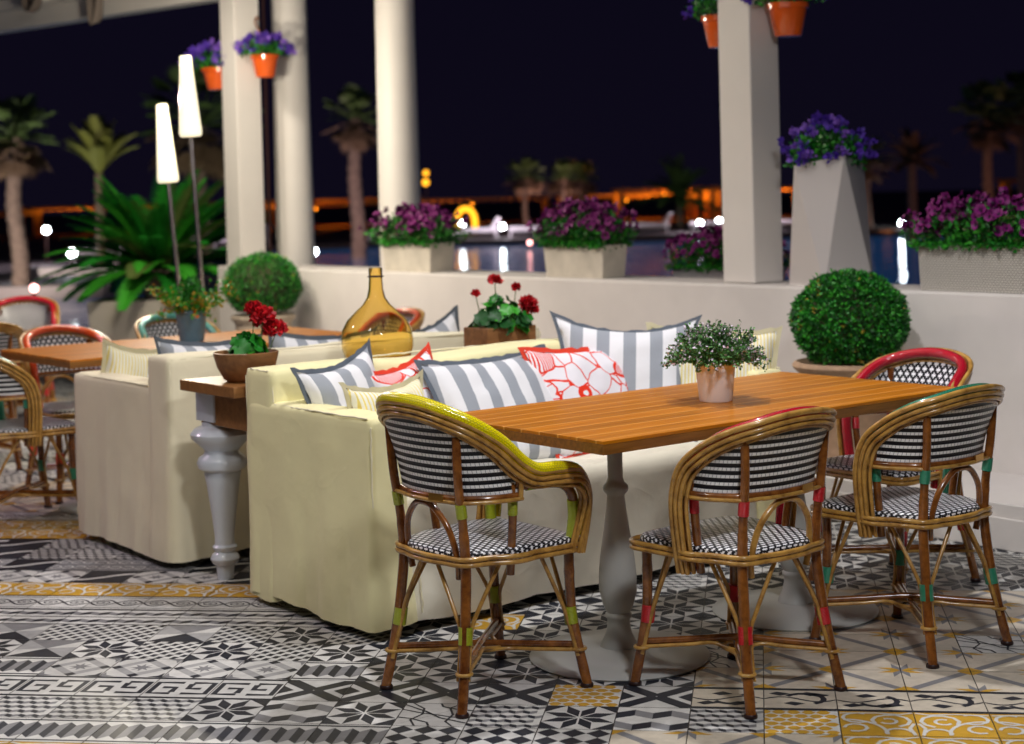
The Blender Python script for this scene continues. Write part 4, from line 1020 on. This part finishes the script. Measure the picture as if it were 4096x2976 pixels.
# faceted planter
r = thing('faceted_planter', 'tall twisted glossy planter of violet pansies right of the square post', 'planter', (6.285, 5.425, .951))
mb = MB(); b0 = [(-.17, -.12), (.12, -.18), (.20, .11), (-.12, .15)]; t0 = [(-.09, -.19), (.20, -.07), (.08, .17), (-.19, .04)]
vs = [(x, y, 0) for x, y in b0]+[(x, y, .60+(.03 if k in (0,) else -.015)) for k, (x, y) in enumerate(t0)]
vs += [(x*.88, y*.88, .54) for x, y in t0]
mb.add(vs, [(0, 1, 4), (1, 5, 4), (1, 2, 5), (2, 6, 5), (2, 3, 7), (2, 7, 6), (3, 0, 7), (0, 4, 7), (4, 5, 9, 8), (5, 6, 10, 9), (6, 7, 11, 10), (7, 4, 8, 11), (8, 9, 10, 11)])
mb.build('planter', M['gloss'], r, smooth=False, bevel=.004)
def pansies(r, z0, rad, h, n, fn, seedv, drape=0):
    global RNG
    RNG = np.random.default_rng(seedv); lf = MB(); D = rnd_dirs(n, -.15); P = D*np.array([rad, rad, h])*RNG.uniform(.3, .95, (n, 1))+np.array([0, 0, z0])
    leaves(lf, P, D, .028, RNG.choice([0, 1, 2], n), asp=.6, jit=.8); lf.build('foliage', [M['leafg'], M['leafd'], M['leafl']], r)
    fl = MB(); D = rnd_dirs(fn, .0); P = D*np.array([rad*1.08, rad*1.08, h*1.1])*RNG.uniform(.85, 1.1, (fn, 1))+np.array([0, 0, z0])
    for p, d in zip(P, D):
        m = 14; c = int(RNG.uniform() < .3); DD = rnd_dirs(m, -1)*.6+d; leaves(fl, np.repeat([p], m, 0)+RNG.normal(0, .008, (m, 3)), DD, .026, c, asp=.95, fold=.1, jit=.3)
    fl.build('blossoms', [M['violet'], M['violetl']], r)
pansies(r, .60, .20, .19, 1500, 75, 41)

# hanging pots
def hanging(x, y, z, hx, hy, label, seedv, s=1, fn=60):
    r = thing('hanging_pot', label, 'plant pot', (x, y, z), 0, 'orange pots hung on the posts')
    mb = MB(); mb.lathe([(0, 0), (.066*s, 0), (.072*s, .01), (.098*s, .135), (.108*s, .137), (.110*s, .165), (.103*s, .167), (.095*s, .14), (0, .14)], seg=40); mb.build('pot', M['orangepot'], r, auto=45)
    mb = MB(); a = math.atan2(hy, hx)
    mb.tube(cat_rom([(math.cos(a)*.02, math.sin(a)*.02, .16), (math.cos(a)*.06, math.sin(a)*.06, .26), (hx*.6, hy*.6, .36), (hx, hy, .42), (hx*.8, hy*.8, .46), (hx*.55, hy*.55, .43)], 6), .006, 8); mb.build('hook', M['copper'], r)
    pansies(r, .18, .19*s, .12*s, 600, fn, seedv)
    return r
hanging(6.34, 10.86, 2.345, 0, .13, 'orange glazed pot hanging on the near face of the square left post', 51, 1.0, 75)
hanging(6.26, 11.42, 2.29, .04, -.14, 'orange pot mostly hidden behind the left square post among violet blooms', 52, 1.25, 110)
hanging(6.32, 5.685, 2.185, 0, .10, 'orange glazed pot on the right square post, cut by the top of the picture', 53, .98, 20)
hanging(6.335, 6.16, 2.17, .04, -.12, 'orange pot peeking out from behind the left edge of the right square post', 54, .98, 20)

# ================================================================== POLE LAMPS
def pole_lamp(b, t0, t1, label):
    r = thing('pole_lamp', label, 'lamp', (b[0], b[1], 0), 0, 'lit garden pole lamps')
    B_ = Vector((0, 0, 0)); a = Vector(t0)-Vector((b[0], b[1], 0)); c = Vector(t1)-Vector((b[0], b[1], 0)); ax = (c-a)
    mb = MB(); mb.tube(cat_rom([B_, a*.5+Vector((0, 0, 0)), a], 8), .0125, 12); mb.lathe([(.0, 0), (.13, 0), (.13, .01), (.02, .02)], seg=24)
    for k in range(1, 8):
        p = a*(k/8.); mb.tube([p-Vector((0, 0, .007)), p+Vector((0, 0, .007))], .0155, 12)
    mb.build('pole', M['chrome'], r)
    mb = MB(); L = ax.length; n = 24; pr = [(.015, .0), (.056, .0), (.064, .010), (.065, .03), (.034, L-.01), (.031, L)]
    q = Vector((0, 0, 1)).rotation_difference(ax.normalized()).to_matrix()
    vs = [tuple(a+q @ Vector((rr*math.cos(2*PI*k/n), rr*math.sin(2*PI*k/n), z))) for rr, z in pr for k in range(n)]
    mb.add(vs, [(i*n+k, i*n+(k+1) % n, (i+1)*n+(k+1) % n, (i+1)*n+k) for i in range(len(pr)-1) for k in range(n)]); mb.build('lamp_shade', M['shade'], r)
    d = bpy.data.lights.new('lamp_bulb', 'POINT'); d.energy = 90; d.color = (1, .90, .72); d.shadow_soft_size = .03
    l = bpy.data.objects.new('lamp_bulb', d); COL.objects.link(l); l.location = Vector(t1)+Vector((0, 0, .05))
pole_lamp((4.845, 9.30), (4.765, 9.375, 1.56), (4.745, 9.39, 2.04), 'shorter lit pole lamp with a tall white conical shade, the left one')
pole_lamp((4.70, 8.78), (4.645, 8.835, 1.82), (4.63, 8.845, 2.29), 'taller lit pole lamp whose white shade reaches the hanging violets')

# ================================================================== CYCAD in white box
RNG = np.random.default_rng(61)
def frond(mb, base, d0, L, droop, m, nl=34, lw=.012, ll=.16, mi=0, rib=.006):
    P = []; p = Vector(base); d = Vector(d0).normalized()
    for k in range(9):
        P.append(p.copy()); p = p+d*(L/8); d = (d+Vector((0, 0, -droop/8))).normalized()
    mb.tube(P, [rib*(1-.8*k/8) for k in range(9)], 5, mi)
    for k in range(nl):
        t = .12+.88*k/nl; q = t*8; i = min(int(q), 7); c = P[i].lerp(P[i+1], q-i); tg = (P[i+1]-P[i]).normalized()
        sd = tg.cross(Vector((0, 0, 1))); sd = sd.normalized() if sd.length > .05 else Vector((1, 0, 0)); u = sd.cross(tg)
        l = ll*math.sin(PI*min(1, t*.85+.12))**.6
        for s in (-1, 1):
            e = c+(sd*s*.85+tg*.6+u*.25).normalized()*l; w = tg*lw
            mb.add([c-w*.5, c+w*.5, e+w*.12+Vector((0, 0, -.1*l)), c.lerp(e, .5)-w*.5], [(0, 1, 2), (0, 2, 3)], mi)
r = thing('potted_cycad', 'dark green cycad palm in a big white box behind the pole lamps', 'plant', (6.13, 12.25, 0))
mb = MB(); mb.box((0, 0, .335), (1.06, .55, .67), rot=Matrix.Rotation(R(-38.5), 3, 'Z'), taper=.93); mb.build('planter_box', M['plbox'], r, smooth=False, bevel=.012)
mb = MB(); mb.lathe([(.0, .66), (.13, .66), (.12, .80), (.10, .92), (.0, .95)], seg=20); mb.build('trunk', M['trunk'], r)
mb = MB()
for k in range(96):
    a = 2*PI*k*.382; e = (k % 28)/28; el = R(72-70*e)
    frond(mb, (.05*math.cos(a), .05*math.sin(a), .86), (math.cos(a)*math.cos(el), math.sin(a)*math.cos(el), math.sin(el)), RNG.uniform(.80, .98), .85, None, nl=36, lw=.024, ll=.15, mi=int(RNG.choice([0, 1, 2], p=[.5, .35, .15])))
mb.build('fronds', [M['leafg'], M['leafl'], M['leafo']], r)

# ================================================================== FAR SIDE: palms, pergolas, loungers, globes
def fan_palm(x, y, z0, zc, sp, label, seedv, skirt=True, tr=.17):
    g = np.random.default_rng(seedv); r = thing('fan_palm', label, 'palm tree', (x, y, z0), 0, 'fan palms beyond the pool'); H = zc-z0
    mb = MB(); n = 26; P = [(.05*math.sin(k*.3), 0, H*k/n) for k in range(n+1)]; mb.tube(P, [tr*(1.25-.35*k/n)*(1+.16*(k % 2)) for k in range(n+1)], 12); mb.build('trunk', M['trunk'], r)
    mb = MB(); sk = MB()
    for k in range(60 if skirt else 44):
        a = g.uniform(0, 2*PI); el = g.uniform(R(-60), R(80)) if skirt else g.uniform(R(-5), R(80)); dead = el < R(-10); L = sp*g.uniform(.55, .8)
        d = Vector((math.cos(a)*math.cos(el), math.sin(a)*math.cos(el), math.sin(el))); c = Vector((0, 0, H))+d*L
        tgt = sk if dead else mb; tgt.tube([(0, 0, H), tuple(c)], .02, 4)
        t1 = d.cross(Vector((0, 0, 1))).normalized(); t2 = d.cross(t1)
        for q in range(11):
            f = (q/10-.5)*2.4; v = (d*math.cos(f)+t1*math.sin(f)).normalized(); w = v.cross(t2)*.05*sp; l = sp*.42*math.cos(f*.5); e = c+v*l+Vector((0, 0, -.16*l))
            tgt.add([c-w*.3, c+v*l*.5-w, e, c+v*l*.5+w], [(0, 1, 2, 3)])
    mb.build('crown', M['frond'], r, smooth=False)
    if skirt: sk.build('dead_skirt', M['deadfrond'], r, smooth=False)
    return r
def date_palm(x, y, z0, zc, L, label, seedv, n=30, elmin=20, m='frondy', tr=.13):
    global RNG
    RNG = np.random.default_rng(seedv); r = thing('feather_palm', label, 'palm tree', (x, y, z0), 0, 'feather palms beyond the pool')
    mb = MB(); H = zc-z0; k_ = 16; mb.tube([(0, 0, H*k/k_) for k in range(k_+1)], [tr*(1.2-.3*k/k_)*(1+.12*(k % 2)) for k in range(k_+1)], 12); mb.build('trunk', M['trunk'], r)
    mb = MB()
    for k in range(n):
        a = 2*PI*k*.382; el = R(elmin+(85-elmin)*((k*7) % n)/n); frond(mb, (0, 0, H), (math.cos(a)*math.cos(el), math.sin(a)*math.cos(el), math.sin(el)), L*RNG.uniform(.8, 1.1), .9, None, nl=22, lw=.07, ll=L*.22, rib=.03)
    mb.build('crown', M[m], r, smooth=False); return r
fan_palm(26.4, 40.3, -.4, 3.7, .95, 'tall fan palm with a brown skirt just left of the lone round column', 71)
fan_palm(12.5, 30.9, -.3, 2.75, .85, 'fan palm with lit green top at the far left edge', 72, tr=.13)
date_palm(15.5, 33.7, -.3, 2.1, 1.2, 'yellow-green feather palm spreading upward between the left edge and the lamps', 73, n=24, elmin=50, tr=.10)
fan_palm(19.1, 35.9, -.3, 3.3, 1.5, 'big dim fan palm behind the pole lamps and the left post', 74)
fan_palm(47.2, 58.3, -1, 2.15, .95, 'small fan palm left of the pair in the middle distance', 75, tr=.11)
fan_palm(50.5, 59.5, -1, 2.1, .95, 'left fan palm of the close pair above the middle trough', 76, tr=.11)
fan_palm(55.7, 64.3, -1, 2.1, 1.0, 'right fan palm of the close pair above the middle trough', 77, tr=.11)
date_palm(49.1, 50.4, -1, 1.0, 1.9, 'low bushy palm left of the right square post', 78, n=34, elmin=0, m='frond')
date_palm(38.9, 30.4, -.5, 2.0, 1.1, 'dim feather palm between the faceted planter and the wicker trough', 79, n=26, elmin=0, m='deadfrond')
fan_palm(38.9, 27.8, -.5, 3.2, 1.05, 'tall dim brown palm above the wicker trough', 80, tr=.13)
fan_palm(43.1, 29.6, -.5, 3.7, 1.1, 'dim palm cut by the right picture edge', 81, tr=.13)
fan_palm(47.4, 39.0, -.6, 2.3, .9, 'slim brown palm trunk right beside the faceted planter', 82, tr=.11)
def pergola(x, y, zt, w, d, rz, label, watt=60):
    r = thing('beach_pergola', label, 'pergola', (x, y, -1), rz, 'amber-lit pergolas on the far shore'); h = zt+1
    mb = MB(); mb.box((0, 0, h), (w, d, .14))
    for k in range(int(w/.5)): mb.box((-w/2+.25+.5*k, 0, h-.11), (.08, d+.4, .08))
    mb.build('roof', M['thatch'], r, smooth=False)
    for sx in (-1, 1):
        for sy in (-1, 1): mb = MB(); mb.box((sx*(w/2-.3), sy*(d/2-.3), h/2-.08), (.28, .28, h-.16)); mb.build('post', M['thatch'], r, smooth=False)
    mb = MB(); mb.lathe([(0, h-.35), (.04, h-.33), (.05, h-.28), (.04, h-.23), (0, h-.2)], seg=16); mb.build('lantern', M['amberl'], r)
    d_ = bpy.data.lights.new('lantern_light', 'SPOT'); d_.energy = watt; d_.color = (1, .42, .05); d_.shadow_soft_size = .25; d_.spot_size = R(172); d_.spot_blend = .2
    l = bpy.data.objects.new('lantern_light', d_); COL.objects.link(l); l.location = (x, y, zt-1.3); l.rotation_euler = (PI, 0, 0)
    return r
for (x, y, z, w, dd, rz, lb) in ((40.2, 83.0, 1.35, 12, 4, -38, 'long amber-lit pergola far left behind the feather palm'), (31, 86, 1.15, 9, 4, -38, 'dim amber pergola at the left edge of the far shore'),
        (47.8, 77.0, 1.2, 9, 4, -38, 'amber-lit pergola seen between the lone column and the left post'), (58.0, 76.5, 1.2, 9, 4, -38, 'amber-lit pergola above the left trough, right of the lone column'),
        (64.5, 70.5, 1.2, 8, 4, -38, 'amber-lit pergola between the two troughs behind the small palm'), (62.5, 65.3, 1.5, 5.5, 4, -38, 'highest amber-lit pergola left of the low bushy palm'),
        (66.5, 62.0, 1.4, 5, 4, -38, 'amber-lit pergola beside the right square post'), (53.5, 83.0, 1.35, 9, 4, -38, 'farther amber-lit pergola glimpsed over the nearer roofs'),
        (76.0, 50.0, 1.5, 6, 4, -50, 'dim brown pergola right of the faceted planter'), (79.5, 43.5, 1.3, 6, 4, -50, 'dim brown pergola above the wicker trough')):
    pergola(x, y, z, w, dd, R(rz), lb, 950 if x < 70 else 160)
r = thing('lit_arch', 'glowing amber arch doorway above the left trough', 'arch', (42.1, 56.0, -.55), R(-38.5))
mb = MB(); mb.tube(cat_rom([(-.38, 0, 0), (-.38, 0, .9), (-.25, 0, 1.3), (.0, 0, 1.42), (.25, 0, 1.3), (.38, 0, .9), (.38, 0, -.1)], 6), .11, 10); mb.build('arch', M['amberl'], r)
def lollipop(x, y, z, rad, zb, label, m='globe', name='globe_lamp', cat='lamp', group='white globe lamps round the pool'):
    r = thing(name, label, cat, (x, y, zb), 0, group)
    mb = MB(); mb.tube([(0, 0, 0), (0, 0, z-zb-rad*.9)], .03, 8); mb.build('post', M['dark'], r)
    mb = MB(); mb.lathe([(rad*math.sin(PI*k/12), z-zb-rad*math.cos(PI*k/12)) for k in range(13)], seg=20); mb.build('globe', M[m], r); return r
for x, y, z, zb, lb in ((35.4, 47.3, .44, -.3, 'white globe lamp in front of the amber arch'), (36.5, 46.4, .29, -.3, 'white globe lamp between the two cement troughs with a long reflection'),
        (42.0, 42.1, .24, -.3, 'left one of two close white globe lamps beside the right post'), (44.7, 43.8, .24, -.3, 'right one of two close white globe lamps beside the right post'),
        (48.9, 40.4, .30, -.6, 'white globe lamp at the edge of the faceted planter'), (47.5, 37.6, .05, -.6, 'white globe lamp shining through the petunias of the wicker trough'),
        (18.2, 43.0, .79, -.1, 'white globe lamp high at the left beside the edge palm'), (15.0, 34.1, .41, -.1, 'white globe lamp left of the cycad fronds'),
        (13.3, 32.8, .39, -.1, 'white globe lamp lowest at the far left'), (21.2, 34.3, .18, -.3, 'white globe lamp just right of the left round column')):
    lollipop(x, y, z, .085, zb, lb)
lollipop(46.6, 65.1, 2.1, .16, -1, 'pair of amber bulbs on a tall mast, the lower bulb', 'amberl', 'mast_lamp', 'lamp', 'amber mast bulbs'); lollipop(46.7, 65.2, 2.55, .13, -1, 'pair of amber bulbs on a tall mast, the upper bulb', 'amberl', 'mast_lamp', 'lamp', 'amber mast bulbs')
for k, (px, py, pz) in enumerate(((23.4, 34.2, .02), (33.0, 40.6, -.1), (44.6, 33.4, -.12), (39.9, 31.2, -.15), (10.6, 25.6, .13), (13.2, 20.3, .05), (16.8, 31, -.05))):
    lollipop(px, py, pz, .06, pz-.3, ('pink path light right of the left round column', 'pink path light between the troughs at the waterline', 'pink path light above the low hidden trough', 'pink path light left of the wicker trough',
             'pink path light at the left edge above the red chair', 'pink path light between the blue pot and the boxwood', 'pink path light low in the cycad fronds')[k], 'pinkl', 'path_light', 'lamp', 'small pink path lights')
RNG = np.random.default_rng(90)
LO = [(34.2, 49.8), (36.8, 48.6), (38.6, 47.2), (41.6, 44.6), (43.6, 42.8), (45.6, 41.2), (50.5, 37.4), (51.7, 35.8), (26.5, 51.5), (28.5, 50.8), (11.0, 34.5), (13.8, 31.2), (16.0, 44.0), (19.6, 42.4)]
LB = ['behind the left trough', 'just right of the left trough', 'left of the middle trough globe', 'above the middle trough', 'left of the paired globes', 'under the paired globes', 'right of the faceted planter', 'near the wicker trough',
      'right of the round column', 'left of the tall fan palm', 'at the far left kerb', 'left of the cycad', 'under the high left globe', 'behind the cycad']
for k, (x, y) in enumerate(LO):
    r = thing('sun_lounger', 'white sun lounger by the far pool side, '+LB[k], 'sun lounger', (x, y, -.12), R(RNG.uniform(-60, -20)), 'white loungers on the far pool side')
    mb = MB(); mb.box((0, 0, .30), (1.9, .75, .12)); mb.box((.85, 0, .52), (.12, .75, .5), rot=Matrix.Rotation(R(35), 3, 'Y')); mb.build('mattress', M['canvas'], r, smooth=False, bevel=.03)
    vs, fs = [], []                                   # one welded frame: a deck with four legs standing out of its underside
    xs = (-.9, -.84, .84, .9); ys = (-.34, -.28, .28, .34)
    mb = MB()
    for ix in range(3):
        for iy in range(3):
            leg_ = ix != 1 and iy != 1; z0 = 0 if leg_ else .19
            a = [(xs[ix], ys[iy]), (xs[ix+1], ys[iy]), (xs[ix+1], ys[iy+1]), (xs[ix], ys[iy+1])]
            mb.add([(x_, y_, .236) for x_, y_ in a]+[(x_, y_, .19) for x_, y_ in a]+[(x_, y_, z0) for x_, y_ in a], [(0, 1, 2, 3)]+([(q, q+1 if q < 7 else 4, (q+1 if q < 7 else 4)+4, q+4) for q in (4, 5, 6, 7)] if leg_ else [])+[(11, 10, 9, 8)]+[(q, (q+1) % 4, (q+1) % 4+4, q+4) for q in range(4) if (q == 0 and iy == 0) or (q == 1 and ix == 2) or (q == 2 and iy == 2) or (q == 3 and ix == 0)])
    fo = mb.build('frame', M['canvas'], r, smooth=False); b_ = bmesh.new(); b_.from_mesh(fo.data); bmesh.ops.remove_doubles(b_, verts=b_.verts, dist=.0005); b_.to_mesh(fo.data); b_.free()
def pl(n, x, y, z, w, c):              # added, unseen fill spots: loungers lit downward, palms upward and away from the pool
    d = bpy.data.lights.new(n, 'SPOT'); d.energy = w; d.color = c; d.shadow_soft_size = .12; d.spot_size = R(150 if n == 'lounger_fill' else 125); d.spot_blend = .4
    o = bpy.data.objects.new(n, d); COL.objects.link(o); o.location = (x, y, z)
    o.rotation_euler = Vector((.1, .12, -1) if n == 'lounger_fill' else (.62, .78, .75)).to_track_quat('-Z', 'Y').to_euler()
for x, y in ((34.6, 48.4), (37.0, 46.9), (40.0, 45.2), (42.6, 43.4), (44.6, 41.6), (50.2, 36.9), (26.8, 50.2)): pl('lounger_fill', x, y, 1.0, 160, (1, .85, .97))  # unseen fills added to brighten the loungers, separate from the globes
for x, y, ww in ((17.6, 42.4, 90), (15.0, 40.0, 90), (14.4, 30.4, 30), (11.8, 33.2, 50)): pl('lounger_fill', x, y, 1.0, ww, (1, .84, .97))
for x, y, z, c, w in ((22.8, 36.0, .4, (1, .70, .66), 1000), (10.4, 28.3, .3, (1, .84, .70), 650), (13.3, 30.6, .8, (1, .95, .45), 150), (16.8, 32.6, .8, (.8, .8, .55), 110), (44.4, 54.6, .0, (1, .6, .5), 520), (48.5, 56.6, .0, (1, .6, .5), 520), (36.2, 25.4, .2, (1, .42, .22), 130), (44.6, 35.8, .0, (1, .36, .10), 80), (46.0, 46.0, .5, (.6, .7, .5), 90)): pl('palm_fill', x, y, z, w, c)  # unseen fills added to brighten the palms
